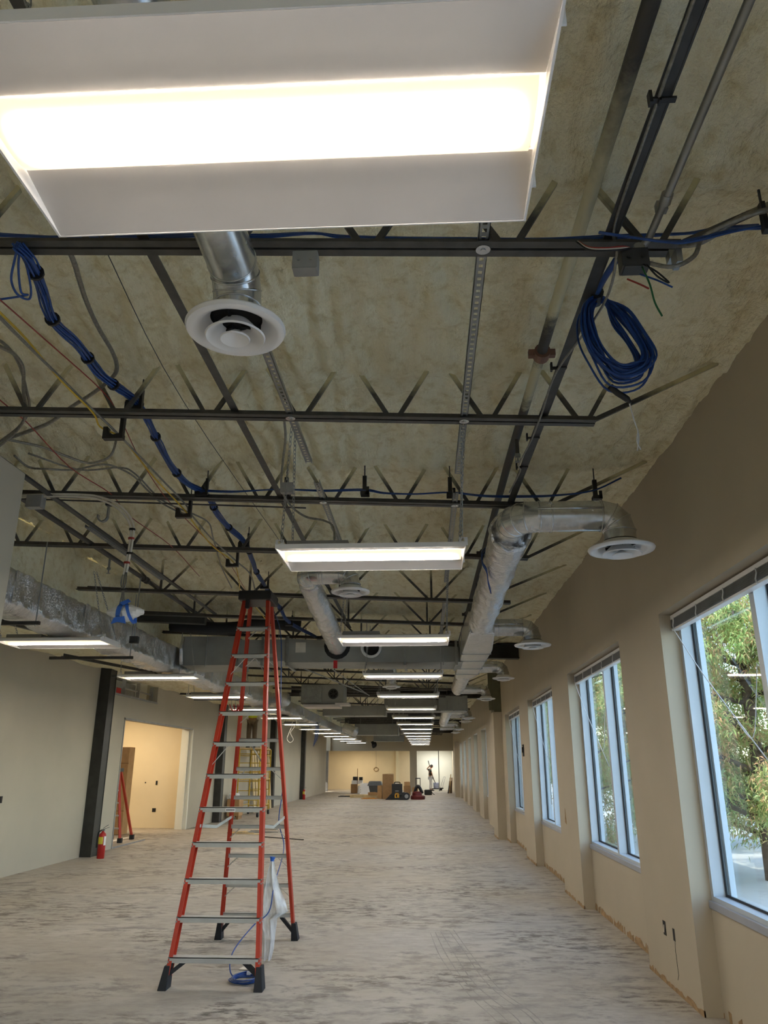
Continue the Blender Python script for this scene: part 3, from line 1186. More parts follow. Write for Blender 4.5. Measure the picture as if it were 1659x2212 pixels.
def chain_links(m, p0, p1, n_max=60):
    p0, p1 = V(p0), V(p1)
    d = p1 - p0
    n = max(4, min(n_max, int(d.length / 0.030)))
    ax = d.normalized()
    s = ax.orthogonal().normalized()
    u = ax.cross(s)
    for i in range(n):
        c = p0 + d * ((i + 0.5) / n)
        side = s if i % 2 else u
        L = d.length / n * 0.68
        ring = []
        for j in range(8):
            t = 2 * math.pi * j / 8
            ring.append(c + ax * (math.cos(t) * L) + side * (math.sin(t) * 0.009))
        m.tube(ring + [ring[0]], 0.0023, 4, caps=False)


def make_light():
    t = thing('troffer_light', (0, 0, 0), 'x', 'light')
    hx, hy = 0.61, 0.302
    h = MB()
    h.prism([(-hy, 0.0), (-hy, 0.03), (-0.20, 0.055), (0.20, 0.055), (hy, 0.03), (hy, 0.0), (hy - 0.004, 0.0), (hy - 0.004, 0.026), (0.19, 0.052), (-0.19, 0.052), (-hy + 0.004, 0.026), (-hy + 0.004, 0.0)], -hx, hx, 'x')
    h.build('housing', M['white'], t)
    for s in (-1, 1):
        r = MB()
        r.prism([(s * (hy - 0.006), 0.002), (s * 0.103, 0.040), (s * 0.103, 0.044), (s * (hy - 0.006), 0.006)], -hx + 0.006, hx - 0.006, 'x')
        r.build('reflector', M['matte'], t)
    for s in (-1, 1):
        e = MB()
        e.prism([(-hy, 0.0), (hy, 0.0), (hy, 0.034), (0.20, 0.060), (-0.20, 0.060), (-hy, 0.034)], s * hx, s * (hx - 0.006), 'x')
        e.build('end_plate', M['white'], t)
    n = 12
    prof = []
    for i in range(n + 1):
        a = math.pi * i / n
        prof.append((-0.100 * math.cos(a), 0.038 - 0.036 * math.sin(a)))
    L = MB()
    L.prism(prof, -hx + 0.02, hx - 0.02, 'x')
    L.build('lens', M['lens'], t, smooth=50)
    d = MB()
    d.box((-0.57, -0.12, 0.055), (-0.16, 0.12, 0.105))
    d.build('driver_box', M['grey'], t)
    for sx in (-1, 1):
        for sy in (-1, 1):
            k = MB()
            x, y = sx * (hx - 0.012), sy * 0.215
            k.box((x - 0.028, y - 0.002, 0.03), (x + 0.028, y + 0.002, 0.058))
            k.box((x - 0.028, y - 0.002, 0.058), (x - 0.012, y + 0.002, 0.085))
            k.box((x - 0.012, y - 0.002, 0.077), (x + 0.028, y + 0.002, 0.085))
            k.box((x + 0.006, y - 0.002, 0.058), (x + 0.028, y + 0.002, 0.077))
            k.build('chain_bracket', M['white'], t)
    for sx in (-1, 1):
        for sy in (-1, 1):
            c = MB()
            x, y = sx * (hx - 0.022), sy * 0.215
            tx = 0.265 - LX if sx > 0 else -0.80 - LX
            chain_links(c, (x, y, 0.07), (tx + 0.01 * sy, -0.62 if sy < 0 else -0.60, 0.70), 34)
            c.build('hanging_chain', M['galvd'], t)
    return t


def drop_rear_chains(o):
    """this light hangs against the cross duct: only its front chains are there"""
    for ch in list(o.children):
        if ch.name.startswith('hanging_chain') and min(v.co.y for v in ch.data.vertices) > -0.615:
            bpy.data.objects.remove(ch)


L0 = make_light()
LY = [1.318] + [4.945 + 3.585 * i for i in range(14)]
RLAB = ['huge near troffer light over the camera, its ribbed lens glowing',
        'second troffer light in the middle row, hung on long chains over the ladder side',
        'third troffer light of the middle row, in front of the grey cross duct']
RLAB += ['%s troffer light of the middle row, counted from the camera' % ORD[i] for i in range(3, 15)]
LLAB = ['large troffer light at the left edge, below the foil duct'] + ['%s troffer light of the left row, counted from the camera' % ORD[i] for i in range(1, 14)]
first = True
for i, y in enumerate(LY):
    o = L0 if first else copy_tree(L0)
    first = False
    o.location = (LX, y, 2.97)
    o['label'] = RLAB[i]
    o['group'] = 'middle row of troffer lights'
    if i == 3:
        drop_rear_chains(o)
for i, y in enumerate(LY[2:14]):
    o = copy_tree(L0, (-4.19, y + 0.02, 2.97))
    o['label'] = LLAB[i]
    o['group'] = 'left row of troffer lights'
    if i == 1:
        drop_rear_chains(o)
for i, (x, y) in enumerate(((LX, -2.27), (LX, -5.85), (LX, -9.43), (-4.19, 1.32), (-4.19, -2.27), (-4.19, -5.85), (-4.19, -9.43))):
    o = copy_tree(L0, (x, y, 2.97))
    o['label'] = '%s troffer light of the %s row behind the camera' % (ORD[i % 3 if i < 3 else i - 3], 'middle' if i < 3 else 'left')
    o['group'] = 'troffer lights behind the camera'

# ------------------------------------------------------------------ ducts
def lobed(path, r, n=40, step=0.035, wr=0.012, seed=0):
    """a crinkled foil tube along a straight run"""
    m = MB()
    p0, p1 = V(path[0]), V(path[1])
    d = p1 - p0
    k = max(4, int(d.length / step))
    ax = d.normalized()
    s = ax.cross(V((0, 0, 1))).normalized()
    u = s.cross(ax)
    r0, r1 = r if isinstance(r, tuple) else (r, r)
    for i in range(k + 1):
        c = p0 + d * (i / k)
        rr0 = r0 + (r1 - r0) * i / k
        for j in range(n):
            t = 2 * math.pi * j / n
            q = V((math.cos(t) * 2.2, math.sin(t) * 2.2, i * d.length / k * 5.5 + seed))
            w = noise.noise(q) * wr + noise.noise(q * 2.3) * wr * 0.5 + noise.noise(V((seed, 3, i * d.length / k * 1.3))) * wr
            rr = rr0 + w
            m.v.append(tuple(c + s * (math.cos(t) * rr) + u * (math.sin(t) * rr)))
    for i in range(k):
        for j in range(n):
            j2 = (j + 1) % n
            m.f.append((i * n + j, i * n + j2, (i + 1) * n + j2, (i + 1) * n + j))
    m.f.append(tuple(range(n))[::-1])
    m.f.append(tuple(k * n + j for j in range(n)))
    return m


def elbow(m, c, r_bend, r, e1, e2, gores=4, n=28):
    """gored elbow about centre c, from direction e1 round to e2 (unit vectors from the centre); sharp gores"""
    c, e1, e2 = V(c), V(e1), V(e2)
    nrm = e1.cross(e2).normalized()
    pts = [c + (e1 * math.cos(a) + e2 * math.sin(a)) * r_bend for a in [math.pi / 2 * i / gores for i in range(gores + 1)]]
    rings = []
    for i, a in enumerate([math.pi / 2 * i / gores for i in range(gores + 1)]):
        rad = e1 * math.cos(a) + e2 * math.sin(a)
        rings.append([c + rad * r_bend + rad * (math.cos(t) * r) + nrm * (math.sin(t) * r) for t in [2 * math.pi * j / n for j in range(n)]])
    o = len(m.v)
    for rg in rings:
        m.v += [tuple(p) for p in rg]
    for i in range(gores):
        for j in range(n):
            j2 = (j + 1) % n
            m.f.append((o + i * n + j, o + i * n + j2, o + (i + 1) * n + j2, o + (i + 1) * n + j))
    return rings


def beads(m, rings, w=0.006):
    for rg in rings:
        m.tube(rg + [rg[0]], w, 6, caps=False)


def diffuser(t, c, dia, s=1.0):
    """round three-cone diffuser with its face at c, as parts of t"""
    r = dia / 2
    o = MB()
    o.lathe([(r * 0.52, 0.055), (r * 0.60, 0.040), (r * 0.72, 0.006), (r * 0.86, -0.010), (r * 0.97, -0.004), (r, 0.010), (r * 0.985, 0.016), (r * 0.86, 0.002), (r * 0.73, 0.016), (r * 0.62, 0.05), (r * 0.54, 0.065)], c, 48)
    o.build('outer_cone', M['white'], t, smooth=50)
    o = MB()
    o.lathe([(r * 0.27, 0.030), (r * 0.33, 0.008), (r * 0.47, -0.022), (r * 0.575, -0.034), (r * 0.60, -0.028), (r * 0.50, -0.012), (r * 0.36, 0.020), (r * 0.29, 0.036)], c, 40)
    o.build('middle_cone', M['white'], t, smooth=50)
    o = MB()
    o.lathe([(0.0, -0.018), (r * 0.06, -0.020), (r * 0.18, -0.034), (r * 0.285, -0.044), (r * 0.30, -0.038), (r * 0.19, -0.022), (r * 0.06, 0.0), (0, 0.0)], c, 32)
    o.build('inner_cone', M['white'], t, smooth=50)
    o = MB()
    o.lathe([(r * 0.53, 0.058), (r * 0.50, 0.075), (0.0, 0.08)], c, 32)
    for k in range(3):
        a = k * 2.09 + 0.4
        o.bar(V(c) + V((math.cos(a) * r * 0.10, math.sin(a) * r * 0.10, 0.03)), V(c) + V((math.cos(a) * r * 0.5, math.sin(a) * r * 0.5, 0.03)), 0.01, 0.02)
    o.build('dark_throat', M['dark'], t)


def branch(y, x0, xd, zd, zdiff, r, dia, label, front_elbow=False, ystub=None):
    """a bare horizontal branch from x0 to an elbow that drops to a round diffuser at (xd, y)"""
    t = thing('duct_branch', (xd, y, zdiff), label, 'duct', 'bare branch ducts with round diffusers')
    rb = r * 1.05
    sgn = 1 if xd > x0 else -1
    xe = xd - sgn * rb
    m = MB()
    xs = x0
    if front_elbow:
        rbf = r * 1.35
        xs = x0 + rbf
        e = MB()
        rings = elbow(e, (x0 + rbf, y + rbf, zd), rbf, r, (0, -1, 0), (-1, 0, 0), 4, 32)
        e.build('elbow', M['galv'], t, smooth=20)
        e = MB()
        beads(e, rings[1:4])
        e.build('elbow_seam', M['galv'], t, smooth=True)
        e = MB()
        e.tube([(x0, y + rbf - 0.002, zd), (x0, y + rbf + 0.22, zd)], r * 1.03, 32)
        e.build('collar', M['galv'], t, smooth=40)
    m.tube([(xs, y, zd), (xe, y, zd)], r * 0.985, 32, caps=False)
    m.build('straight_pipe', M['galv'], t, smooth=40)
    e = MB()
    for xx in ((xs + sgn * 0.02), (xs + (xe - xs) * 0.22), xe - sgn * 0.01):
        pts = [(xx, y + math.cos(a) * r, zd + math.sin(a) * r) for a in [2 * math.pi * j / 24 for j in range(25)]]
        e.tube(pts, 0.006, 6, caps=False)
    e.bar((xs, y - r * 0.99, zd + 0.03), (xe, y - r * 0.99, zd + 0.03), 0.006, 0.012)
    e.build('pipe_seam', M['galv'], t, smooth=True)
    e = MB()
    rings = elbow(e, (xe, y, zd - rb), rb, r, (0, 0, 1), (sgn, 0, 0), 3, 32)
    e.build('elbow', M['galv'], t, smooth=20)
    e = MB()
    beads(e, rings[1:])
    e.build('elbow_seam', M['galv'], t, smooth=True)
    e = MB()
    e.tube([(xd, y, zd - rb + 0.002), (xd, y, zdiff + 0.06)], r * 0.99, 32, caps=False)
    e.build('neck', M['galv'], t, smooth=40)
    diffuser(t, (xd, y, zdiff), dia)
    return t


# near diffuser, with a duct that comes from over the camera
t = thing('duct_branch', (-0.74, 2.66, 3.33), 'shiny round duct coming from over the big light, with the nearest white diffuser', 'duct', 'bare branch ducts with round diffusers')
rr = 0.098
zc = 3.57
m = MB()
m.tube([(-0.745, 1.2, zc + 0.0), (-0.745, 2.66 - 0.13, zc)], rr, 40)
m.build('straight_pipe', M['galv'], t, smooth=40)
e = MB()
rings = elbow(e, (-0.745, 2.66 - 0.13, zc - 0.13), 0.13, rr, (0, 0, 1), (0, 1, 0), 3, 40)
e.build('elbow', M['galv'], t, smooth=20)
e = MB()
beads(e, rings, 0.004)
e.build('elbow_seam', M['galv'], t, smooth=True)
e = MB()
e.tube([(-0.745, 2.66, zc - 0.13), (-0.745, 2.66, 3.39)], rr * 0.99, 40, caps=False)
e.build('neck', M['galv'], t, smooth=40)
diffuser(t, (-0.745, 2.66, 3.33), 0.405)

branch(5.50, 0.70, 1.47, 3.435, 3.165, 0.118, 0.485, 'large bare metal elbow branch with white diffuser near the right wall, closest to the camera', True)
branch(10.2, 0.90, 1.44, 3.41, 3.165, 0.115, 0.485, 'second bare branch with white diffuser along the right wall', False)
branch(14.8, 0.90, 1.50, 3.45, 3.23, 0.112, 0.42, 'third bare branch with white diffuser along the right wall', False)
branch(18.7, 0.80, 1.46, 3.40, 3.17, 0.112, 0.44, 'fourth bare branch with white diffuser, beside the olive column stub', False)
for k, y in enumerate((26.4, 28.4, 34.5, 38.0)):
    branch(y, 0.70, 1.45, 3.40, 3.17, 0.115, 0.46, '%s of the far bare branches beyond the second girder, with white diffuser' % ORD[k], False)
branch(7.98, -1.28, -0.78, 3.62, 3.42, 0.108, 0.42, 'bare elbow branch with white diffuser behind the second light', True)
t = thing('duct_branch', (-0.75, 17.5, 3.34), 'white diffuser under a short foil drop behind the fourth light', 'duct', 'bare branch ducts with round diffusers')
m = MB()
m.tube([(-0.75, 17.5, 3.40), (-0.75, 17.5, 3.62)], 0.11, 20)
m.build('neck', M['foil'], t, smooth=40)
diffuser(t, (-0.75, 17.5, 3.34), 0.41)

# right foil run
t = thing('foil_duct', (0.78, 5.9, 3.44), 'thick silver foil-wrapped round duct running down the hall along the right windows', 'duct')
m = lobed([(0.71, 5.88, 3.435), (0.75, 10.0, 3.44)], (0.150, 0.165), seed=1.0, wr=0.018)
m.build('foil_sleeve', M['foil'], t, smooth=True)
m = MB()
for k in range(2):
    ring = []
    for j in range(33):
        a = 2 * math.pi * j / 32
        r_ = 0.158 + noise.noise(V((math.cos(a) * 2, math.sin(a) * 2, k))) * 0.02
        ring.append((0.71 + math.cos(a) * r_, 5.86 + k * 0.04 + noise.noise(V((math.cos(a) * 3, math.sin(a) * 3, 5 + k))) * 0.04, 3.435 + math.sin(a) * r_))
    m.tube(ring, 0.016, 6, caps=False)
m.build('torn_foil_edge', M['foil'], t, smooth=True)
m = MB()
for i, (y, w, z0, z1) in enumerate(((10.0, 0.17, 3.29, 3.60), (10.9, 0.21, 3.20, 3.54), (14.0, 0.20, 3.20, 3.52), (14.9, 0.16, 3.24, 3.53))):
    m.v += [(0.76 - w, y, z0), (0.76 + w, y, z0), (0.76 + w, y, z1), (0.76 - w, y, z1)]
for i in range(3):
    for j in range(4):
        m.f.append((i * 4 + j, i * 4 + (j + 1) % 4, i * 4 + 4 + (j + 1) % 4, i * 4 + 4 + j))
m.f += [(3, 2, 1, 0), (12, 13, 14, 15)]
m.build('square_section', M['foil'], t, bevel=0.02)
m = MB()
for y in (11.2, 12.0, 13.0, 13.8):
    m.box((0.545, y, 3.195), (0.975, y + 0.03, 3.55))
m.build('tape_band', M['galvd'], t)
m = lobed([(0.77, 14.9, 3.38), (0.80, 19.0, 3.44)], 0.15, seed=4.0, wr=0.015)
m.build('foil_sleeve', M['foil'], t, smooth=True)
m = lobed([(0.72, 23.85, 3.38), (0.75, 33.0, 3.38)], 0.17, n=20, step=0.1, seed=4.0, wr=0.02)
m.build('foil_sleeve', M['foil'], t, smooth=True)
# middle foil run
t = thing('foil_duct', (-1.33, 8.3, 3.6), 'silver foil flex duct slanting from behind the second light to the cross duct', 'duct')
m = lobed([(-1.28, 8.30, 3.615), (-1.37, 12.05, 3.45)], (0.125, 0.15), seed=9.0, wr=0.014)
m.build('foil_sleeve', M['foil'], t, smooth=True)
m = MB()
m.lathe([(0.14, -0.02), (0.21, 0.0), (0.20, 0.02), (0.12, 0.01)], (-1.37, 12.0, 3.45), 16, 'y')
m.build('dark_collar', M['insul'], t)
m = lobed([(-0.62, 12.9, 3.42), (-0.74, 17.4, 3.60)], (0.12, 0.12), n=24, seed=19.0, wr=0.014)
solo(m, 'foil_duct', M['foil'], 'thin silver flex duct behind the third light, going to the far middle diffuser', 'duct', smooth=True)

# long foil-wrapped trunk at the left
t = thing('foil_air_duct', (-4.05, 2.0, 3.0), 'long foil-wrapped square trunk duct running the length of the hall at the left', 'duct')
random.seed(5)


def trunk_piece(y0, y1, step, xl=-4.27, xr=-3.93, z0=3.05, z1=3.47):
    m = MB()
    sec = []
    for (xa, za, xb, zb, k) in ((xl, z1, xl, z0 + 0.03, 6), (xl, z0 + 0.03, xl + 0.05, z0, 2), (xl + 0.05, z0, xr - 0.07, z0, 6), (xr - 0.07, z0, xr, z0 + 0.07, 4), (xr, z0 + 0.07, xr - 0.02, z1 - 0.02, 10), (xr - 0.02, z1 - 0.02, xr - 0.06, z1, 2), (xr - 0.06, z1, xl, z1, 4)):
        for i in range(k):
            sec.append((xa + (xb - xa) * i / k, za + (zb - za) * i / k))
    n = len(sec)
    k = int((y1 - y0) / step)
    for i in range(k + 1):
        y = y0 + (y1 - y0) * i / k
        for (x, z) in sec:
            cr = 1.0 + 1.6 * max(0, (0.16 - abs(z - 3.1)) / 0.16)
            w = noise.noise(V((x * 5, y * 4.2, z * 4))) * 0.016 * cr + noise.noise(V((x * 11, y * 13, z * 7))) * 0.011 * cr
            sag = 0.02 * math.sin(y * 2.1)
            m.v.append((x + w, y, z + w * 0.7 + (sag * 0.3)))
    for i in range(k):
        for j in range(n):
            j2 = (j + 1) % n
            m.f.append((i * n + j, i * n + j2, (i + 1) * n + j2, (i + 1) * n + j))
    m.f += [tuple(range(n))[::-1], tuple(k * n + j for j in range(n))]
    return m


trunk_piece(2.5, 16.0, 0.045).build('foil_sleeve', M['foil'], t, smooth=60)
trunk_piece(16.0, 30.0, 0.09).build('foil_sleeve', M['foil'], t, smooth=60)
trunk_piece(30.0, 52.0, 0.2, z0=3.05, z1=3.42).build('foil_sleeve', M['foil'], t, smooth=60)
for y in (5.5, 7.0, 8.6, 9.7, 11.0, 12.6, 14.2):
    m = MB()
    m.bar((-3.925, y, 3.12), (-3.935, y + 0.03, 3.45), 0.10, 0.012, up=(1, 0, 0))
    m.build('tape_seam', M['foil'], t)
m = lobed([(-3.5, 19.5, 3.25), (-4.0, 19.9, 3.25)], 0.17, n=20, seed=2)
solo(m, 'foil_duct', M['foil'], 'stubby foil duct branching off the long left trunk under the air handler', 'duct', smooth=True)

# trapeze hangers of the trunk
for k, y in enumerate((7.35, 9.9, 12.0, 16.5, 20.5)):
    t = thing('trapeze_hanger', (-4.1, y, 3.0), '%s rod and strut hanger under the long foil trunk' % ORD[k], 'hanger', 'hangers of the foil trunk')
    m = MB()
    m.tube([(-3.87, y, 2.97), (-3.87, y, jz(-3.87, 0) + 0.03)], 0.006, 6)
    m.build('rod', M['strut'], t)
    m = MB()
    m.box((-4.95, y - 0.02, 2.985), (-3.83, y + 0.02, 3.02))
    m.build('strut', M['steelp'], t)
# angles under the low foam
for k, (p, q) in enumerate((((-5.9, 6.5, 3.36), (-4.4, 12.4, 3.30)), ((-5.8, 12.0, 3.32), (-4.4, 17.0, 3.30)), ((-6.4, 20.0, 3.42), (-4.5, 20.3, 3.40)))):
    m = MB()
    m.bar(p, q, 0.05, 0.006)
    m.bar(V(p) + V((0.02, 0, 0.02)), V(q) + V((0.02, 0, 0.02)), 0.006, 0.045)
    solo(m, 'brace_angle', M['steelp'], '%s steel brace slanting under the low foam at the left' % ORD[k], 'angle bar', 'braces under the low foam')

# cross trunk
t = thing('cross_duct', (-1.6, 12.4, 3.2), 'long grey sheet-metal duct crossing the hall behind the third light', 'duct')
m = MB()
m.box((-3.86, 12.0, 3.16), (-2.97, 12.9, 3.62))
m.build('left_box', M['duct'], t, bevel=0.006)
m = MB()
m.prism([(12.0, 3.22), (12.75, 3.22), (12.75, 3.56), (12.0, 3.56)], -2.97, -2.20, 'x')
m.build('middle_box', M['duct'], t, bevel=0.006)
m = MB()
m.add([(-2.20, 12.0, 3.20), (-2.20, 12.8, 3.20), (-2.20, 12.8, 3.58), (-2.20, 12.0, 3.58), (0.60, 12.0, 3.19), (0.60, 12.8, 3.17), (0.60, 12.8, 3.42), (0.60, 12.0, 3.42)],
      [(0, 1, 2, 3), (7, 6, 5, 4), (0, 4, 5, 1), (1, 5, 6, 2), (2, 6, 7, 3), (3, 7, 4, 0)])
m.build('long_box', M['duct'], t)
for x in (-2.96, -2.56, -2.16, -0.30, 0.50):
    m = MB()
    z0, z1 = 3.165, 3.61 if x < -2 else 3.52
    m.box((x - 0.02, 11.975, z0), (x + 0.02, 12.0, z1))
    m.box((x - 0.02, 11.975, z0 - 0.02), (x + 0.02, 12.8, z0))
    m.build('flange', M['galvd'], t)
m = MB()
m.lathe([(0.10, 0.0), (0.165, 0.0), (0.165, -0.05), (0.13, -0.05), (0.12, -0.01)], (-0.83, 12.0, 3.42), 24, 'y')
m.build('white_collar', M['bag'], t, smooth=40)
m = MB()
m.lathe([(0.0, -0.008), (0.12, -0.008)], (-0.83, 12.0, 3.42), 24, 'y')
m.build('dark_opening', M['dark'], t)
m = MB()
m.box((-2.03, 11.985, 3.35), (-1.87, 11.999, 3.51))
m.build('paper_label', M['whitec'], t)
m = MB()
m.tube([(-3.84, 11.97, 3.60), (-3.86, 11.96, 3.4), (-3.84, 11.97, 3.17)], 0.03, 8)
m.build('foil_edge', M['foil'], t, smooth=True)
m = MB()
m.box((-1.42, 11.97, 3.10), (-1.36, 11.985, 3.22))
m.build('pink_ribbon', M['tagred'], t)
for x in (-3.45, -2.3, -0.9, 0.3):
    m = MB()
    m.tube([(x, 11.96, 3.14), (x, 11.96, 3.80)], 0.006, 6)
    m.build('hanger_rod', M['strut'], t)

# black insulated duct and steel above it
m = MB()
m.bar((-4.25, 10.98, 3.755), (-3.22, 11.02, 3.71), 0.14, 0.155)
solo(m, 'black_steel_beam', M['column'], 'short black beam between foil trunk and ladder top', 'beam', bevel=0.01)
m = MB()
m.tube(smooth_path([(-3.9, 11.5, 3.72), (-3.3, 11.5, 3.66), (-2.9, 11.6, 3.68), (-2.4, 11.5, 3.74), (-1.9, 11.6, 3.70)], 4), [0.10] * 17, 10)
solo(m, 'black_insulated_duct', M['insul'], 'sagging black insulated duct above the grey cross duct', 'duct', smooth=True)

# air handler with a round fan opening
t = thing('air_handler', (-2.7, 20.4, 3.17), 'grey air handler box with round fan opening over the left foil trunk', 'air handler')
m = MB()
m.box((-3.2, 20.0, 3.17), (-2.10, 20.9, 3.66))
m.build('casing', M['duct'], t, bevel=0.01)
m = MB()
m.box((-3.18, 19.975, 3.20), (-2.66, 20.0, 3.62))
m.build('access_panel', M['galvd'], t, bevel=0.005)
m = MB()
m.box((-3.12, 19.9, 3.09), (-2.2, 20.7, 3.15))
m.box((-2.3, 19.9, 3.14), (-1.95, 20.5, 3.19))
m.build('drip_pan', M['matte'], t)
m = MB()
m.lathe([(0.10, -0.01), (0.13, -0.01), (0.13, 0.0)], (-2.36, 19.99, 3.42), 24, 'y')
for a in (0.4, 1.5, 2.6):
    m.bar((-2.36 + math.cos(a) * 0.12, 19.975, 3.42 + math.sin(a) * 0.12), (-2.36 - math.cos(a) * 0.12, 19.975, 3.42 - math.sin(a) * 0.12), 0.012, 0.012)
m.build('fan_guard', M['steelp'], t)
m = MB()
m.lathe([(0, -0.006), (0.10, -0.006)], (-2.36, 19.99, 3.42), 20, 'y')
m.build('fan_opening', M['dark'], t)
for k, (x0, x1, y, z0, z1, lab) in enumerate(((-3.15, -1.20, 24.0, 3.12, 3.42, 'grey duct box across the hall behind the air handler'),
                                              (-1.25, 0.55, 24.0, 3.25, 3.62, 'grey plenum with a round spot under the far lights, right of the grey duct box'),
                                              (0.40, 1.25, 23.0, 3.19, 3.62, 'grey end box of the plenum beside the right foil duct'),
                                              (-3.05, -1.15, 34.0, 2.92, 3.38, 'grey duct box far down the hall, end of the left light row'),
                                              (-1.15, 0.2, 36.0, 3.05, 3.4, 'grey duct box far down the hall, above the last lights'),
                                              (-2.9, -1.2, 44.0, 2.95, 3.3, 'most distant grey duct box, above the soffit'))):
    t = thing('duct_box', ((x0 + x1) / 2, y + 0.4, z0), lab, 'duct')
    m = MB()
    m.box((x0, y, z0), (x1, y + 0.8, z1))
    m.build('casing', M['duct'], t, bevel=0.01)
    m = MB()
    for xx in (x0 + 0.02, (x0 + x1) / 2, x1 - 0.05):
        m.box((xx, y - 0.012, z0 - 0.015), (xx + 0.03, y, z1))
    m.build('flange', M['galvd'], t)
    for xx in (x0 + 0.25, x1 - 0.25):
        m = MB()
        m.tube([(xx, y - 0.02, z0), (xx, y - 0.02, 3.9)], 0.006, 5)
        m.build('hanger_rod', M['strut'], t)
m = lobed([(-3.4, 33.2, 3.2), (-2.9, 33.0, 3.0)], 0.2, n=16, seed=3)
solo(m, 'foil_duct', M['foil'], 'curled foil elbow hanging at the far end of the left trunk', 'duct', smooth=True)
m = MB()
m.tube(smooth_path([(-3.3, 48.5, 2.95), (-3.15, 48.5, 3.0), (-3.1, 48.4, 2.85), (-3.25, 48.4, 2.78)]), 0.12, 12)
solo(m, 'duct_stub', M['insul'], 'dark round duct stub at the end of the left light row', 'duct', smooth=True)

# ------------------------------------------------------------------ conduits, boxes, cables
def cable(name, pts, r, mat, label, cat='cable', k=5, n=6, group=None):
    m = MB()
    m.tube(smooth_path(pts, k), r, n)
    return solo(m, name, M[mat], label, cat, group, smooth=True)


t = thing('conduit', (0.92, 1.0, 3.65), 'straight zinc conduit dropping to the junction box at the chord end, upper right', 'conduit')
m = MB()
m.tube([(0.925, 1.0, 3.655), (0.922, 2.4, 3.645), (0.90, 2.52, 3.60), (0.86, 2.55, 3.56)], 0.015, 12)
m.build('tube', M['emt'], t, smooth=40)
for (x, y, z) in ((0.922, 2.35, 3.645), (0.862, 2.54, 3.565)):
    m = MB()
    m.tube([(x, y - 0.02, z + 0.004), (x, y + 0.02, z - 0.004)], 0.022, 12)
    m.build('fitting', M['emt'], t, smooth=40)
m = MB()
m.box((0.905, 2.4, 3.64), (0.945, 2.43, 3.68))
m.build('strap', M['emt'], t)


def jbox(loc, s, label, knock=True, mat='grey'):
    x, y, z = loc
    t = thing('junction_box', loc, label, 'junction box', 'junction boxes on the joists')
    m = MB()
    m.box((x - s / 2, y - s * 0.3, z), (x + s / 2, y + s * 0.3, z + s * 0.8))
    m.build('box_body', M[mat], t, bevel=0.003)
    m = MB()
    m.box((x - s * 0.42, y - s * 0.32, z - 0.003), (x + s * 0.42, y + s * 0.25, z))
    for q in (-1, 1):
        m.lathe([(0, -0.004), (s * 0.07, -0.004), (s * 0.07, 0)], (x + q * s * 0.25, y - s * 0.3, z + s * 0.4), 8, 'y')
    m.build('cover', M['strut' if mat == 'grey' else mat], t)
    return t


jbox((0.84, 2.545, 3.475), 0.105, 'open grey junction box with loose wires at the near joist end', mat='steelp')
jbox((-0.445, 2.53, 3.505), 0.10, 'square zinc junction box under the near joist right of the round duct')
jbox((-3.16, 5.72, 3.65), 0.13, 'zinc junction box with blue wires on the third joist at the left')
jbox((-0.94, 4.95, 3.46), 0.09, 'small zinc box beside the chain at the left end of second light')
jbox((-3.41, 8.8, 3.02), 0.10, 'dark small box hanging on a rod before the foil trunk', mat='steelp')
m = MB()
m.tube([(-3.41, 8.8, 3.1), (-3.41, 8.8, 3.86)], 0.008, 6)
solo(m, 'hanger_rod', M['strut'], 'thin rod holding the dark small box before the foil trunk', 'rod')
for i, (pts, mat) in enumerate(((((0.86, 2.50, 3.47), (0.90, 2.48, 3.42), (0.94, 2.48, 3.37), (0.90, 2.48, 3.40), (0.87, 2.49, 3.46)), 'black'),
                                (((0.80, 2.52, 3.42), (0.84, 2.5, 3.38), (0.87, 2.5, 3.36)), 'redc'),
                                (((0.86, 2.52, 3.48), (0.875, 2.5, 3.38), (0.885, 2.5, 3.30), (0.905, 2.5, 3.24)), 'green_w'),
                                (((0.85, 2.52, 3.44), (0.90, 2.49, 3.39), (0.95, 2.48, 3.35)), 'blue'))):
    cable('loose_wire', pts, 0.0035, mat, ['black', 'red', 'green', 'blue'][i] + ' loose wire hanging from the open junction box at the joist end', 'wire', group='loose wires at the junction box')
for i, mat in enumerate(('black', 'whitec', 'redc')):
    cable('loose_wire', [(0.62 + 0.005 * i, 2.52, 3.60), (0.66, 2.50, 3.545 + i * 0.006), (0.72, 2.49, 3.53 + i * 0.006), (0.79, 2.5, 3.54 + i * 0.007), (0.82, 2.51, 3.555)], 0.0035, mat, ['black', 'white', 'red'][i] + ' wire swooping left into the open junction box under the near chord', 'wire', group='loose wires at the junction box')
cable('flexible_conduit', [(1.95, 2.3, 3.70), (1.38, 2.4, 3.64), (1.31, 2.4, 3.62), (1.23, 2.45, 3.63), (1.14, 2.5, 3.59), (1.08, 2.55, 3.59), (1.00, 2.6, 3.635), (0.92, 2.63, 3.66), (0.86, 2.66, 3.70)], 0.012, 'greyc', 'thick grey flexible conduit sweeping in from the right wall above the joist end', 'conduit')
cable('flexible_conduit', [(1.95, 2.3, 3.68), (1.38, 2.4, 3.63), (1.27, 2.4, 3.61), (1.15, 2.45, 3.59), (1.09, 2.49, 3.57), (1.055, 2.5, 3.50), (0.97, 2.5, 3.455), (0.88, 2.53, 3.50)], 0.009, 'greyc', 'thin armoured conduit looping under the joist end into the open box', 'conduit')
m = MB()
m.box((0.985, 2.555, 3.535), (1.02, 2.60, 3.575))
m.box((0.99, 2.50, 3.48), (1.012, 2.56, 3.54))
solo(m, 'beam_clamp', M['strut'], 'small clamp at the near joist end holding the armoured conduit', 'clamp')

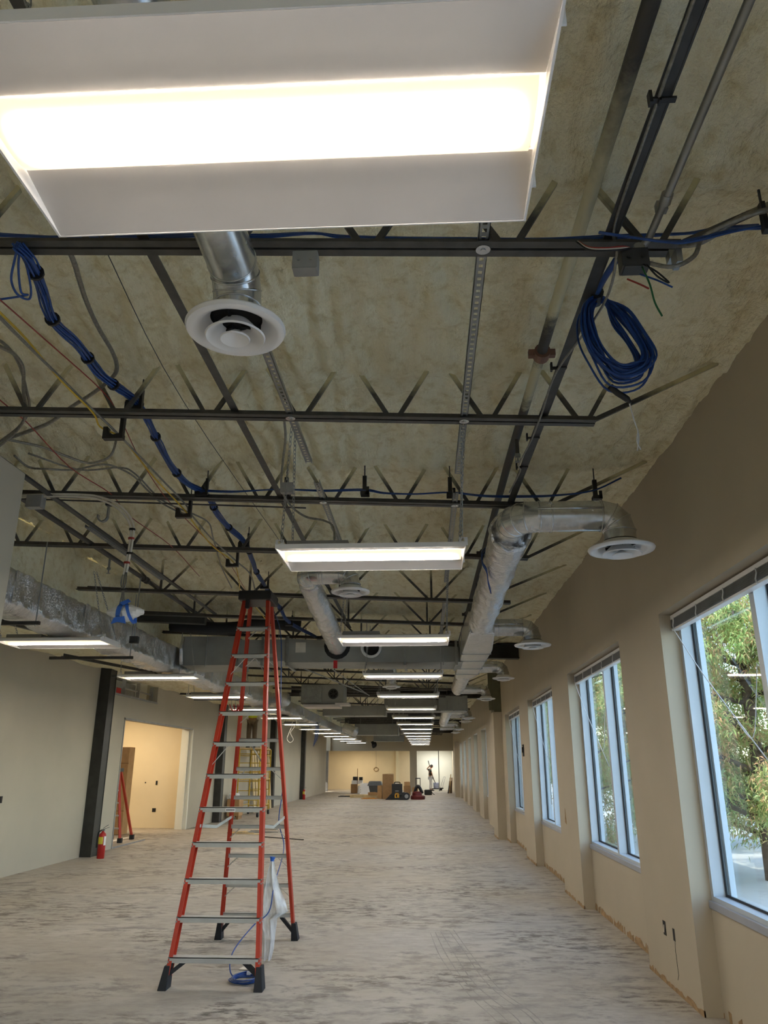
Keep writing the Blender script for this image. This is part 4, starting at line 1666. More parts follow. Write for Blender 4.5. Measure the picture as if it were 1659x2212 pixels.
# bundle of blue cable along the hooks
BB = [(-1.66, 2.55, 3.70), (-1.64, 2.62, 3.68), (-1.70, 2.85, 3.70), (-1.77, 3.10, 3.70), (-1.79, 3.40, 3.75), (-1.83, 3.75, 3.78), (-1.82, 3.95, 3.80), (-1.82, 4.25, 3.86), (-1.80, 4.40, 3.83), (-1.84, 4.75, 3.82), (-1.87, 5.15, 3.79), (-1.86, 5.50, 3.775), (-1.81, 5.80, 3.80), (-1.79, 6.00, 3.79), (-1.84, 6.40, 3.80), (-1.86, 6.90, 3.83), (-1.83, 7.45, 3.84), (-1.87, 8.00, 3.80), (-1.93, 8.50, 3.79), (-1.97, 9.15, 3.79), (-1.99, 9.70, 3.75), (-1.96, 10.20, 3.70), (-1.92, 10.75, 3.60), (-1.75, 12.6, 3.66), (-1.7, 14.0, 3.62)]
t = thing('blue_cable_bundle', BB[0], 'thick tied bundle of blue data cables running down the hall through black hooks', 'cable bundle')
random.seed(11)
path = smooth_path(BB, 6)
for s in range(11):
    a0 = s * 2.4
    rad = 0.022 * math.sqrt((s + 0.4) / 11)
    pts = []
    for i, p in enumerate(path):
        spread = 1.0 + 0.55 * (0.5 + 0.5 * math.sin(i * 0.8 + s)) * (0.4 + random.random() * 0.2)
        a = a0 + i * 0.05
        pts.append(p + V((math.cos(a) * rad * spread, 0.3 * math.sin(a) * rad, math.sin(a) * rad * spread)))
    m = MB()
    m.tube(pts, 0.0052, 6)
    m.build('strand', M['blue'], t, smooth=True)
for i in range(9, len(path) - 12, 9):
    d = (path[i + 1] - path[i - 1]).normalized()
    m = MB()
    m.tube([path[i] - d * 0.008, path[i] + d * 0.008], 0.036, 12)
    m.build('cable_tie', M['black'], t)


def strands(name, pts, n, sp, r, label, seed):
    random.seed(seed)
    t = thing(name, pts[0], label, 'cable bundle')
    if abs(pts[0][1] - 2.5) < 0.001:
        pts = [(x * 1.068, 2.67, 1.65 + (z - 1.65) * 1.068) for x, y, z in pts]
    for s in range(n):
        ph = random.uniform(0, 6)
        q = [V(p) + V((0, (s - n / 2) * sp * 0.8, math.sin(i * 1.3 + ph) * sp + (s - n / 2) * sp)) for i, p in enumerate(pts)]
        m = MB()
        m.tube(smooth_path(q, 5), r, 6)
        m.build('strand', M['blue'], t, smooth=True)
    return t


strands('blue_cable_run', [(-1.80, 2.5, 3.72), (-1.59, 2.5, 3.70), (-1.35, 2.5, 3.685), (-1.05, 2.5, 3.68), (-0.87, 2.5, 3.675), (-0.63, 2.5, 3.66), (-0.41, 2.5, 3.665), (-0.26, 2.5, 3.64), (0.18, 2.5, 3.61), (0.45, 2.5, 3.595), (0.76, 2.5, 3.60), (1.03, 2.5, 3.605), (1.18, 2.5, 3.625), (1.32, 2.48, 3.625)], 5, 0.006, 0.005, 'several blue cables lying along the nearest joist chord to the right wall hook', 1)
strands('blue_cable_run', [(0.70, 2.48, 3.61), (0.95, 2.48, 3.56), (1.05, 2.48, 3.56), (1.2, 2.48, 3.59), (1.32, 2.48, 3.61)], 3, 0.006, 0.005, 'short sagging blue cables under the near joist end by the right hook', 12)
strands('blue_cable_run', [(-1.79, 5.75, 3.79), (-1.55, 5.75, 3.77), (-1.32, 5.75, 3.78), (-1.12, 5.75, 3.79), (-0.79, 5.75, 3.775), (-0.46, 5.75, 3.77), (-0.30, 5.75, 3.735), (-0.04, 5.75, 3.725), (0.23, 5.75, 3.74), (0.51, 5.75, 3.705), (0.81, 5.75, 3.69), (1.06, 5.75, 3.69), (1.36, 5.75, 3.73), (1.6, 5.78, 3.85)], 3, 0.006, 0.0045, 'blue cables strung through hooks along the third joist', 2)
cable('cable_loop', [(-1.66, 2.56, 3.69), (-1.69, 2.60, 3.65), (-1.72, 2.65, 3.60), (-1.715, 2.70, 3.565), (-1.685, 2.74, 3.565), (-1.67, 2.72, 3.60), (-1.665, 2.66, 3.66), (-1.66, 2.60, 3.69)], 0.005, 'blue', 'small loop of blue cable hanging under the near chord at the left')
cable('cable_loop', [(-1.65, 2.56, 3.70), (-1.68, 2.62, 3.64), (-1.70, 2.70, 3.575), (-1.69, 2.73, 3.58), (-1.80, 2.72, 3.555)], 0.005, 'blue', 'blue cable end with clear plug hanging at the upper left')
m = MB()
m.box((-1.84, 2.71, 3.545), (-1.80, 2.73, 3.565))
solo(m, 'cable_plug', M['bag'], 'clear plug on the hanging blue cable end, upper left', 'plug')


def jhook(x, y, z, s, label, flip=1):
    """black cable hook: a strap from above, a saddle and an upturned lip"""
    t = thing('cable_hook', (x, y, z), label, 'cable hook', 'black cable hooks')
    m = MB()
    m.box((x + flip * 0.045 * s - 0.012 * s, y - 0.02 * s, z - 0.03 * s), (x + flip * 0.045 * s + 0.012 * s, y + 0.02 * s, z + 0.13 * s))
    m.build('strap', M['black'], t)
    m = MB()
    prof = [(-0.075, -0.055), (0.06, -0.055), (0.06, -0.02), (0.02, -0.02), (0.0, -0.028), (-0.03, -0.02), (-0.045, 0.03), (-0.075, 0.03)]
    m.prism([(x + flip * p * s, z + q * s) for p, q in prof], y - 0.025 * s, y + 0.025 * s, 'y')
    m.build('saddle', M['black'], t, bevel=0.002)
    m = MB()
    m.tube([(x + flip * 0.045 * s, y, z + 0.12 * s), (x + flip * 0.045 * s, y, z + 0.22 * s)], 0.005, 6)
    m.build('rod', M['steelp'], t)
    return t


for k, (x, y, z) in enumerate(((-1.82, 4.30, 3.845), (-1.79, 5.75, 3.785), (-1.83, 7.45, 3.83), (-1.96, 9.15, 3.78), (-1.92, 10.75, 3.60))):
    jhook(x, y, z, 0.8, '%s black hook carrying the thick blue bundle, counted from the camera' % ORD[k])
for k, (x, y, z) in enumerate(((-1.92, 4.28, 3.645), (-1.955, 5.85, 3.64), (-1.945, 7.47, 3.64))):
    jhook(x, y, z, 0.95, '%s black hook carrying the yellow cable, counted from the camera' % ORD[k])
for k, (x, z) in enumerate(((-1.10, 3.79), (-0.46, 3.79), (0.23, 3.765), (1.38, 3.72))):
    t = thing('cable_hook', (x, 5.76, z), '%s black hook from the left on the blue cables along the third joist' % ORD[k], 'cable hook', 'black cable hooks')
    m = MB()
    m.box((x - 0.016, 5.745, z - 0.05), (x + 0.016, 5.775, z + 0.10))
    m.build('strap', M['black'], t)
    m = MB()
    m.box((x - 0.03, 5.70, z - 0.075), (x + 0.04, 5.775, z - 0.045))
    m.box((x + 0.016, 5.70, z - 0.075), (x + 0.04, 5.71, z - 0.01))
    m.build('saddle', M['black'], t)
    m = MB()
    m.tube([(x, 5.76, z + 0.09), (x, 5.76, z + 0.20)], 0.005, 6)
    m.build('rod', M['steelp'], t)
jhook(1.345, 2.45, 3.60, 0.7, 'black hook holding the blue cables at the right picture edge', -1)
t = thing('cable_hook', (-2.66, 5.85, 3.60), 'empty grey metal hook under the third joist at the left', 'cable hook')
m = MB()
pr = [(-2.60, 3.70), (-2.60, 3.60), (-2.615, 3.575), (-2.64, 3.565), (-2.665, 3.575), (-2.68, 3.60), (-2.68, 3.625)]
for a, c in zip(pr, pr[1:]):
    m.bar((a[0], 5.85, a[1]), (c[0], 5.85, c[1]), 0.03, 0.008, up=(0, 1, 0)) if False else m.bar((a[0], 5.85, a[1]), (c[0], 5.85, c[1]), 0.010, 0.035, up=(0, 1, 0))
m.build('hook_strap', M['strut'], t)
m = MB()
m.box((-2.62, 5.82, 3.70), (-2.575, 5.86, 3.725))
m.build('clip', M['black'], t)

cable('yellow_cable', [(-1.74, 2.40, 3.44), (-1.78, 2.70, 3.48), (-1.88, 3.10, 3.59), (-2.01, 3.70, 3.70), (-2.02, 4.15, 3.72), (-2.01, 4.25, 3.67), (-1.93, 4.32, 3.645), (-1.93, 4.50, 3.66), (-1.98, 5.15, 3.68), (-1.99, 5.70, 3.69), (-1.95, 5.88, 3.645), (-1.98, 6.20, 3.65), (-2.03, 7.00, 3.67), (-1.95, 7.50, 3.645), (-2.06, 8.20, 3.64), (-2.24, 9.10, 3.65), (-2.21, 9.60, 3.64), (-2.16, 10.60, 3.54)], 0.006, 'yellow', 'long yellow cable running down the hall beside the blue bundle')
cable('grey_cable', [(-1.73, 2.45, 3.42), (-1.80, 2.75, 3.48), (-1.99, 3.60, 3.69), (-2.02, 4.12, 3.735), (-1.92, 4.32, 3.65), (-1.93, 5.0, 3.67), (-1.94, 5.80, 3.69), (-1.93, 5.92, 3.65), (-1.98, 6.80, 3.68), (-1.92, 7.50, 3.655), (-1.98, 8.40, 3.74), (-2.07, 9.10, 3.71)], 0.008, 'greyc', 'thick grey cable running beside the yellow cable')
cable('red_cable', [(-1.72, 2.45, 3.45), (-1.73, 2.62, 3.48), (-1.87, 3.20, 3.67), (-1.92, 4.00, 3.80), (-1.93, 4.30, 3.79), (-2.04, 5.00, 3.77), (-2.10, 5.80, 3.74), (-2.05, 6.60, 3.69), (-2.02, 7.50, 3.67), (-2.14, 9.00, 3.65)], 0.0035, 'redc', 'thin dark red cable between the yellow cable and blue bundle')
cable('red_cable', [(-2.50, 3.6, 3.72), (-2.60, 4.15, 3.80), (-2.62, 4.50, 3.82), (-2.65, 5.20, 3.79), (-2.55, 5.75, 3.77), (-2.60, 6.30, 3.76), (-2.55, 7.30, 3.77), (-2.63, 8.60, 3.77)], 0.004, 'redc', 'thin bright red cable left of the yellow cable')
cable('flexible_conduit', [(-1.50, 2.6, 3.78), (-1.54, 2.80, 3.79), (-1.59, 2.95, 3.82), (-1.67, 3.20, 3.87), (-1.74, 3.50, 3.91), (-1.78, 3.80, 3.93), (-1.82, 3.97, 3.92), (-1.91, 4.10, 3.92), (-2.09, 4.25, 3.90), (-2.30, 4.40, 3.88), (-2.52, 4.55, 3.84), (-2.88, 4.71, 3.81)], 0.013, 'greyc', 'grey flexible conduit curving from the foam left of the near diffuser to the wall end', 'conduit')
cable('flexible_conduit', [(-2.25, 3.0, 3.64), (-2.20, 3.40, 3.74), (-2.24, 3.60, 3.81), (-2.30, 3.80, 3.84), (-2.45, 4.10, 3.84), (-2.56, 4.35, 3.83), (-2.72, 4.55, 3.80), (-2.95, 4.70, 3.72)], 0.011, 'greyc', 'grey conduit pair, outer one looping at the left edge into the wall end', 'conduit')
cable('flexible_conduit', [(-2.25, 3.1, 3.70), (-2.26, 3.5, 3.83), (-2.33, 3.80, 3.87), (-2.44, 4.10, 3.87), (-2.56, 4.38, 3.86), (-2.75, 4.60, 3.84), (-2.95, 4.72, 3.78)], 0.009, 'greyc', 'grey conduit pair, inner one beside the outer loop at the left edge', 'conduit')
cable('grey_cable', [(-2.93, 4.75, 3.83), (-2.73, 4.90, 3.83), (-2.60, 5.00, 3.80), (-2.47, 5.10, 3.78), (-2.35, 5.10, 3.80), (-2.29, 5.10, 3.86), (-2.27, 5.1, 4.0)], 0.009, 'greyc', 'grey cable sagging from the near wall end up into the foam')
cable('grey_cable', [(-3.05, 5.12, 3.86), (-3.03, 5.30, 3.84), (-2.88, 5.30, 3.82), (-2.72, 5.40, 3.85), (-2.50, 5.40, 3.89), (-2.41, 5.50, 3.90), (-2.31, 5.60, 3.86), (-2.24, 5.75, 3.79), (-2.17, 5.85, 3.73), (-2.07, 5.90, 3.68), (-1.98, 5.95, 3.65)], 0.008, 'greyc', 'grey cable sagging behind the third joist to the yellow cable hook')
cable('grey_cable', [(-2.95, 5.13, 3.88), (-2.7, 5.45, 3.87), (-2.41, 5.52, 3.91), (-2.31, 5.62, 3.89), (-2.16, 5.87, 3.75), (-1.93, 6.00, 3.67), (-1.94, 6.50, 3.75), (-2.04, 7.00, 3.77), (-2.11, 7.40, 3.76), (-2.26, 8.20, 3.77), (-2.34, 9.00, 3.72)], 0.007, 'greyc', 'dark grey cable running on from the yellow cable hook to the fifth joist')
cable('support_wire', [(-1.35, 2.5, 3.80), (-1.47, 4.2, 3.80), (-1.42, 7.4, 3.78), (-1.40, 9.0, 3.72)], 0.0025, 'steelp', 'thin taut wire between the blue bundle and long dark angle', 'wire')
cable('flexible_conduit', [(-0.85, 4.25, 3.72), (-0.88, 4.5, 3.68), (-0.95, 4.8, 3.62), (-1.00, 5.05, 3.54), (-0.95, 5.15, 3.44), (-0.84, 5.18, 3.36), (-0.71, 5.18, 3.33), (-0.63, 5.12, 3.26), (-0.60, 4.98, 3.07)], 0.008, 'greyc', 'light feed conduit looping from the second joist to the second light', 'conduit')

# pair of white cables hanging to a taped bundle
t = thing('white_cable_pair', (-2.34, 5.715, 2.85), 'pair of white cables bending down off the third joist to the blue-taped bundle', 'cable bundle')
WH = [(-3.72, 6.0, 3.83), (-3.52, 6.0, 3.85), (-3.19, 6.0, 3.86), (-2.90, 6.0, 3.85), (-2.74, 6.0, 3.82), (-2.59, 6.00, 3.75), (-2.48, 6.00, 3.64), (-2.44, 6.00, 3.54), (-2.44, 6.00, 3.39), (-2.45, 6.00, 3.27), (-2.46, 6.00, 3.16)]


def nearer(m):
    m.v = [(x * 0.953, y - 0.285, 1.65 + (z - 1.65) * 0.953) for x, y, z in m.v]
    return m


for s in (-1, 1):
    m = MB()
    m.tube(smooth_path([V(p) + V((s * 0.011, 0, s * 0.009)) for p in WH], 5), 0.010, 8)
    nearer(m).build('white_strand', M['whitec'], t, smooth=True)
m = MB()
for s in (-1, 0, 1):
    m.tube(smooth_path([(-2.46 + s * 0.012, 6.0, 3.17), (-2.465 + s * 0.02, 6.0, 3.08), (-2.46 + s * 0.006, 6.0, 3.0), (-2.45 + s * 0.03, 6.0, 2.86)]), 0.006, 6)
nearer(m).build('thin_wires', M['greyc'], t, smooth=True)
for (z, mt) in ((3.54, 'black'), (3.46, 'redc'), (3.33, 'black'), (3.25, 'redc'), (3.02, 'black')):
    m = MB()
    x = -2.44 if z > 3.3 else -2.455
    m.tube([(x, 6.0, z - 0.008), (x, 6.0, z + 0.008)], 0.026, 10)
    nearer(m).build('tape_band', M[mt], t)
t = thing('taped_bag', (-2.3, 5.715, 2.70), 'crumpled white plastic wrapped in blue tape hanging before the foil trunk', 'bag')
m = MB()
bm_pts = []
for i in range(13):
    u = i / 12
    for j in range(16):
        a = 2 * math.pi * j / 16
        r_ = math.sin(math.pi * min(max(u, 0.04), 0.96)) ** 0.6
        q = V((math.cos(a), math.sin(a), u * 3))
        w = 1 + 0.35 * noise.noise(q * 1.7) + 0.15 * noise.noise(q * 4)
        m.v.append((-2.57 + 0.30 * u, 6.0 + math.cos(a) * 0.055 * r_ * w, 2.835 + math.sin(a) * 0.062 * r_ * w))
for i in range(12):
    for j in range(16):
        m.f.append((i * 16 + j, i * 16 + (j + 1) % 16, i * 16 + 16 + (j + 1) % 16, i * 16 + 16 + j))
m.f += [tuple(range(16))[::-1], tuple(12 * 16 + j for j in range(16))]
nearer(m).build('plastic_wrap', M['bag'], t)
for (x0, x1, dz, ang) in ((-2.47, -2.43, 0.0, 0.3), (-2.385, -2.36, -0.01, -0.6)):
    m = MB()
    n = 14
    for i in range(2):
        for j in range(n):
            a = 2 * math.pi * j / n
            w = 1.12 + 0.2 * noise.noise(V((math.cos(a), math.sin(a), x0 * 9 + i)))
            x = (x0, x1)[i] + math.sin(a) * 0.05 * ang
            m.v.append((x, 6.0 + math.cos(a) * 0.064 * w, 2.835 + dz + math.sin(a) * 0.07 * w))
    for j in range(n):
        m.f.append((j, (j + 1) % n, n + (j + 1) % n, n + j))
    nearer(m).build('blue_tape', M['tape'], t)
m = MB()
m.prism([(-2.48, 2.78), (-2.40, 2.79), (-2.38, 2.73), (-2.45, 2.745), (-2.50, 2.73)], 5.93, 5.94, 'y')
m.prism([(-2.42, 2.88), (-2.36, 2.91), (-2.38, 2.93), (-2.45, 2.90)], 5.93, 5.94, 'y')
nearer(m).build('tape_flap', M['tape'], t)

# coil of blue cable at the upper right
t = thing('blue_cable_coil', (0.83, 3.0, 3.2), 'big oval coil of blue data cable tied to the dark angle at the upper right', 'cable coil')
random.seed(21)
for s in range(28):
    top = V((0.805 + random.uniform(-0.012, 0.012), 3.0 + random.uniform(-0.03, 0.03), 3.665 + random.uniform(-0.012, 0.008)))
    off = random.uniform(-0.042, 0.030)
    dn = random.uniform(-0.045, 0.03) + (off if random.random() < 0.5 else 0)
    yy = 3.0 + random.uniform(-0.05, 0.05)
    j = lambda: random.uniform(-0.005, 0.005)
    ring = [(0.742, 3.595, -0.7, 0.3), (0.730, 3.48, -1, 0), (0.762, 3.36, -0.9, -0.4), (0.850, 3.262, -0.4, -0.9), (0.945, 3.272, 0.35, -0.9), (0.992, 3.345, 1, -0.3), (0.962, 3.45, 1, 0.1), (0.905, 3.56, 0.8, 0.4)]
    L_ = [top]
    for (x, z, dx, dz) in ring:
        k = off if z > 3.3 else dn
        if x < 0.8:
            k = k - 0.018
        L_.append((x + dx * k + j(), yy + j() * 2, z + dz * k + j()))
    L_ += [(0.842 + j(), 3.0 + j() * 3, 3.645 + j()), top + V((0.006, 0.008, 0.0))]
    m = MB()
    m.tube(smooth_path(L_, 5), 0.0050, 6)
    m.build('turn', M['blue'], t, smooth=True)
m = MB()
m.tube([(0.80, 2.96, 3.665), (0.81, 3.04, 3.67)], 0.030, 12)
m.build('tie_wrap', M['black'], t)
m = MB()
m.tube(smooth_path([(0.825, 3.0, 3.215), (0.85, 3.0, 3.185), (0.875, 3.0, 3.165), (0.90, 3.01, 3.15), (0.905, 3.01, 3.135)]), [0.014] * 12 + [0.010, 0.009, 0.008, 0.007, 0.006], 10)
m.build('black_tail', M['black'], t, smooth=True)
m = MB()
m.tube(smooth_path([(0.90, 3.01, 3.15), (0.915, 3.02, 3.07), (0.935, 3.04, 3.0), (0.925, 3.05, 2.93)]), 0.003, 5)
m.tube(smooth_path([(0.932, 3.03, 3.02), (0.925, 3.04, 2.97), (0.94, 3.05, 2.935)]), 0.003, 5)
m.build('pull_string', M['cord'], t, smooth=True)
m = MB()
m.tube(smooth_path([(0.82, 2.7, 3.64), (0.805, 2.85, 3.655), (0.80, 2.97, 3.665)]), 0.014, 8)
m.build('feed_strands', M['blue'], t, smooth=True)
strands('blue_cable_run', [(0.60, 6.9, 3.58), (0.55, 6.8, 3.50), (0.54, 6.7, 3.40), (0.58, 6.75, 3.34), (0.60, 6.9, 3.28), (0.63, 7.0, 3.2)], 6, 0.010, 0.005, 'dark blue cable hank hanging left of the right foil duct', 31)

# far hanging cables
cable('hanging_cable', [(-4.05, 24, 3.1), (-4.1, 24, 2.78), (-4.22, 24, 2.45), (-4.12, 24, 2.33), (-4.03, 24, 2.42), (-4.12, 24, 2.62), (-4.0, 24, 2.8), (-3.9, 24, 3.05)], 0.012, 'whitec', 'loop of cream cable hanging under the far left lights')
for k in range(4):
    cable('hanging_cable', [(-3.55 + 0.03 * k, 25.5, 3.0), (-3.57 + 0.03 * k, 25.5, 2.6), (-3.62 + 0.035 * k, 25.5, 2.25 + 0.06 * k)], 0.010, 'blue', 'blue cable end of the tassel hanging under the far left lights', group='blue tassel of cable ends')
m = MB()
random.seed(4)
for k in range(3):
    m.tube(smooth_path([(-4.5 + 0.1 * k, 17.8, 3.0), (-4.4 + 0.05 * k, 17.8, 2.85), (-4.25, 17.9, 2.95 + 0.06 * k)]), 0.012, 5)
solo(m, 'red_cable', M['tagred'], 'tangle of red cable between the ladder legs near the foil trunk', 'cable', smooth=True)
for k, (p, q, r_) in enumerate((((-3.3, 13.0, 3.72), (-1.5, 20.0, 3.42), 0.014), ((-2.2, 13.2, 3.66), (-1.5, 21.0, 3.46), 0.010), ((-4.2, 21.5, 3.72), (0.6, 21.8, 3.66), 0.02), ((-4.2, 22.6, 3.62), (0.6, 22.6, 3.55), 0.03), ((-4.2, 22.9, 3.70), (0.9, 22.9, 3.62), 0.02), ((-4.2, 9.12, 3.78), (-1.2, 9.12, 3.60), 0.012), ((-4.3, 5.86, 3.83), (-0.95, 5.86, 3.66), 0.007))):
    m = MB()
    m.tube([p, V(p).lerp(V(q), 0.5), q], r_, 8)
    solo(m, 'conduit', M['emt' if k < 2 else 'dpipe'], ['slanting conduit ending near the air handler', 'thin slanting conduit right of the air handler', 'upper pipe across the hall before the second girder', 'thick dark pipe across the hall before the second girder', 'second thin pipe across the hall before the girder',
         'dark pipe lying on the fifth joist chord behind the ladder', 'thin conduit strapped under the third joist chord'][k], 'conduit', smooth=40)
m = MB()
random.seed(14)
for k in range(7):
    a = [(-2.9 + k * 0.22 + random.uniform(-.1, .1), 13.2 + random.uniform(0, 1.2), 3.85), (-2.8 + k * 0.2, 13.6 + random.uniform(0, .8), 3.66 + random.uniform(-.08, .03)), (-2.5 + k * 0.2, 14.0, 3.76), (-2.4 + k * 0.22, 14.3, 3.9)]
    m.tube(smooth_path(a), 0.008, 5)
q = solo(m, 'loose_cabling', M['black'], 'tangle of dark cabling in the roof space beyond the cross duct', 'cables', smooth=True)
q['kind'] = 'stuff'

# rows of dense rods: stacked pipes under the roof, far
for k in range(9):
    m = MB()
    y = 27.2 + k * 0.8
    m.bar((-3.2, y, 3.62 - 0.0 * k), (0.25, y, 3.56), 0.03, 0.05)
    solo(m, 'roof_pipe', M['steelp'], '%s dark pipe of the row crossing the far roof' % ORD[k], 'pipe', 'row of pipes crossing the far roof')

# ------------------------------------------------------------------ red step ladder
t = thing('step_ladder', (-1.70, 7.6, 0), 'tall orange-red fibreglass step ladder with grey steps, standing open on the floor', 'ladder')
TOPZ = 3.25


def front(z, s):   # left -1, right +1
    u = z / TOPZ
    return V((-1.693 + s * (0.376 - 0.245 * u) + 0.01 * u, 6.70 + 0.80 * u, z))


def rear(z, s):
    u = z / TOPZ
    return V((-1.721 + s * (0.387 - 0.265 * u) + 0.025 * u, 8.513 - 0.75 * u, z))


def channel(m, a, c, s, depth, w=0.085, th=0.006):
    """C-section rail: web plate with two flanges; s points the open side inwards"""
    a, c = V(a), V(c)
    d = (c - a).normalized()
    side = V((1, 0, 0))
    side = (side - d * side.dot(d)).normalized()
    fw = d.cross(side).normalized()
    m.bar(a, c, th, w, up=fw)
    for q in (-1, 1):
        off = fw * (q * (w / 2 - th / 2)) - side * (s * depth / 2)
        m.bar(a + off, c + off, depth, th, up=fw)


for s in (-1, 1):
    m = MB()
    channel(m, front(0.09, s), front(TOPZ, s), s, 0.030)
    m.build('front_rail', M['frp'], t)
    m = MB()
    channel(m, rear(0.09, s), rear(TOPZ - 0.02, s), s, 0.026, 0.07)
    m.build('rear_rail', M['frp'], t)
    for fn, w in ((front, 0.10), (rear, 0.09)):
        m = MB()
        p0, p1 = fn(0.0, s), fn(0.16, s)
        yb = 0.0
        m.add([(p0.x - 0.035, p0.y - w / 2 - 0.015, 0.0), (p0.x + 0.035, p0.y - w / 2 - 0.015, 0.0), (p0.x + 0.035, p0.y + w / 2 + 0.015, 0.0), (p0.x - 0.035, p0.y + w / 2 + 0.015, 0.0),
               (p1.x - 0.022, p1.y - w / 2, 0.16), (p1.x + 0.022, p1.y - w / 2, 0.16), (p1.x + 0.022, p1.y + w / 2, 0.16), (p1.x - 0.022, p1.y + w / 2, 0.16)],
              [(0, 3, 2, 1), (4, 5, 6, 7), (0, 1, 5, 4), (1, 2, 6, 5), (2, 3, 7, 6), (3, 0, 4, 7)])
        m.build('foot', M['rubber'], t, bevel=0.004)
        if fn is front:
            m = MB()
            a = fn(0.10, s) - V((s * 0.02, 0, 0))
            c = V((fn(0.2, s).x - s * 0.14, fn(0.2, s).y, 0.195))
            m.bar(a, c, 0.03, 0.05, up=(0, 1, 0))
            m.build('corner_brace', M['rubber'], t)
        else:
            m = MB()
            a = fn(0.08, s) - V((s * 0.02, 0, 0))
            c = V((fn(0.2, s).x - s * 0.13, fn(0.2, s).y, 0.215))
            m.bar(a, c, 0.03, 0.04, up=(0, 1, 0))
            m.build('corner_brace', M['rubber'], t)
for k in range(11):
    z = 0.217 + k * 0.2735
    a, c = front(z, -1), front(z, 1)
    m = MB()
    x0, x1 = a.x + 0.006, c.x - 0.006
    m.box((x0, a.y - 0.050, z - 0.006), (x1, a.y + 0.045, z + 0.0))
    m.box((x0, a.y - 0.050, z - 0.040), (x1, a.y - 0.045, z))
    m.box((x0, a.y + 0.040, z - 0.030), (x1, a.y + 0.045, z))
    st = m.build('step', M['alu'], t)
    for s in (-1, 1):
        p = front(z - 0.02, s)
        for dz in (0.006, -0.022):
            pass
    m = MB()
    for s in (-1, 1):
        for dz in (0.012, -0.018):
            p = front(z - 0.015 + dz, s)
            m.lathe([(0, -0.004), (0.007, -0.003), (0.007, 0.0)], (p.x, p.y - 0.044, p.z), 8, 'y')
            m.lathe([(0, 0.0), (0.007, 0.0), (0.005, 0.004), (0, 0.004)], (p.x + 0.004 * s, p.y, p.z), 8, 'x')
    m.build('rivets', M['strut'], st)
    if k in (6, 9):
        for s in (-1, 1):
            m = MB()
            p = front(z - 0.20, s)
            m.bar((p.x - s * 0.015, p.y, p.z), (front(z, s).x - s * 0.13, front(z, s).y, z - 0.03), 0.018, 0.006)
            m.build('step_brace', M['alu'], t)
for k in range(11):
    z = 0.24 + k * 0.2785
    a, c = rear(z, -1), rear(z, 1)
    m = MB()
    m.box((a.x + 0.005, a.y - 0.02, z - 0.028), (c.x - 0.005, a.y - 0.015, z + 0.008))
    m.box((a.x + 0.005, a.y - 0.02, z + 0.004), (c.x - 0.005, a.y + 0.02, z + 0.008))
    m.build('rear_rung', M['alu'], t)
    if k in (0, 1, 2, 3, 5, 7, 9, 10) and k > 0:
        for s in (-1, 1):
            m = MB()
            p = rear(z - 0.125, s)
            m.bar((p.x - s * 0.012, p.y - 0.01, p.z), (rear(z, s).x - s * 0.12, rear(z, s).y - 0.01, z - 0.022), 0.014, 0.006)
            m.build('rung_brace', M['alu'], t)
m = MB()
m.box((-1.853, 7.40, 3.23), (-1.522, 7.80, 3.325))
m.build('top_cap', M['black'], t, bevel=0.012)
m = MB()
m.box((-1.775, 7.395, 3.14), (-1.735, 7.43, 3.235))
m.build('tool_lug', M['black'], t, bevel=0.004)
for s in (-1, 1):
    m = MB()
    p, q = front(1.16, s), rear(1.16, s)
    mid = (p + q) / 2 + V((0, -0.02, -0.05))
    m.bar(p - V((s * 0.02, 0, 0)), mid - V((s * 0.02, 0, 0)), 0.006, 0.026)
    m.bar(mid - V((s * 0.02, 0, 0)), q - V((s * 0.02, 0, 0)), 0.006, 0.026)
    m.build('spreader', M['alu'], t)
m = MB()
zl = 0.217 + 4 * 0.2735
p = front(zl, 0)
m.box((p.x - 0.05, p.y - 0.053, zl - 0.035), (p.x + 0.035, p.y - 0.0505, zl - 0.010))
m.build('step_label', M['white'], t)
# tool lettering on the step label is too small to read in the photograph: a dark smear line
m = MB()
for i in range(7):
    m.box((p.x - 0.042 + i * 0.0105, p.y - 0.0545, zl - 0.028), (p.x - 0.035 + i * 0.0105, p.y - 0.053, zl - 0.016))
m.build('label_print', M['steelp'], t)

# cable hanging beside the ladder, film and floor coil
cable('hanging_blue_cable', [(-2.03, 9.75, 3.72), (-1.72, 9.0, 3.2), (-1.63, 8.72, 2.6), (-1.60, 8.64, 1.85), (-1.55, 8.66, 1.44), (-1.57, 8.62, 1.1), (-1.50, 8.60, 0.84), (-1.43, 7.75, 0.60), (-1.44, 7.6, 0.40), (-1.56, 7.5, 0.30), (-1.66, 7.2, 0.15), (-1.62, 7.05, 0.02), (-1.50, 7.15, 0.012), (-1.42, 7.12, 0.012), (-1.40, 7.0, 0.012)], 0.0055, 'blue', 'single blue cable hanging down through the ladder to the floor coil', k=6)
t = thing('floor_cable_coil', (-1.48, 6.95, 0), 'small flat coil of blue cable on the floor by the ladder foot', 'cable coil')
random.seed(8)
for s in range(6):
    m = MB()
    cx_, cy_ = -1.485 + random.uniform(-0.012, 0.012), 6.95 + random.uniform(-0.02, 0.02)
    ax_, ay_ = 0.105 + random.uniform(-0.02, 0.015), 0.125 + random.uniform(-0.03, 0.02)
    pts = [(cx_ + math.cos(a) * ax_, cy_ + math.sin(a) * ay_, 0.008 + s * 0.006 + 0.004 * math.sin(a * 2 + s)) for a in [2 * math.pi * j / 28 for j in range(29)]]
    m.tube(pts, 0.0055, 6, caps=False)
    m.build('turn', M['blue'], t, smooth=True)
m = MB()
m.box((-1.50, 7.06, 0.02), (-1.46, 7.09, 0.045))
m.build('plug', M['bag'], t)
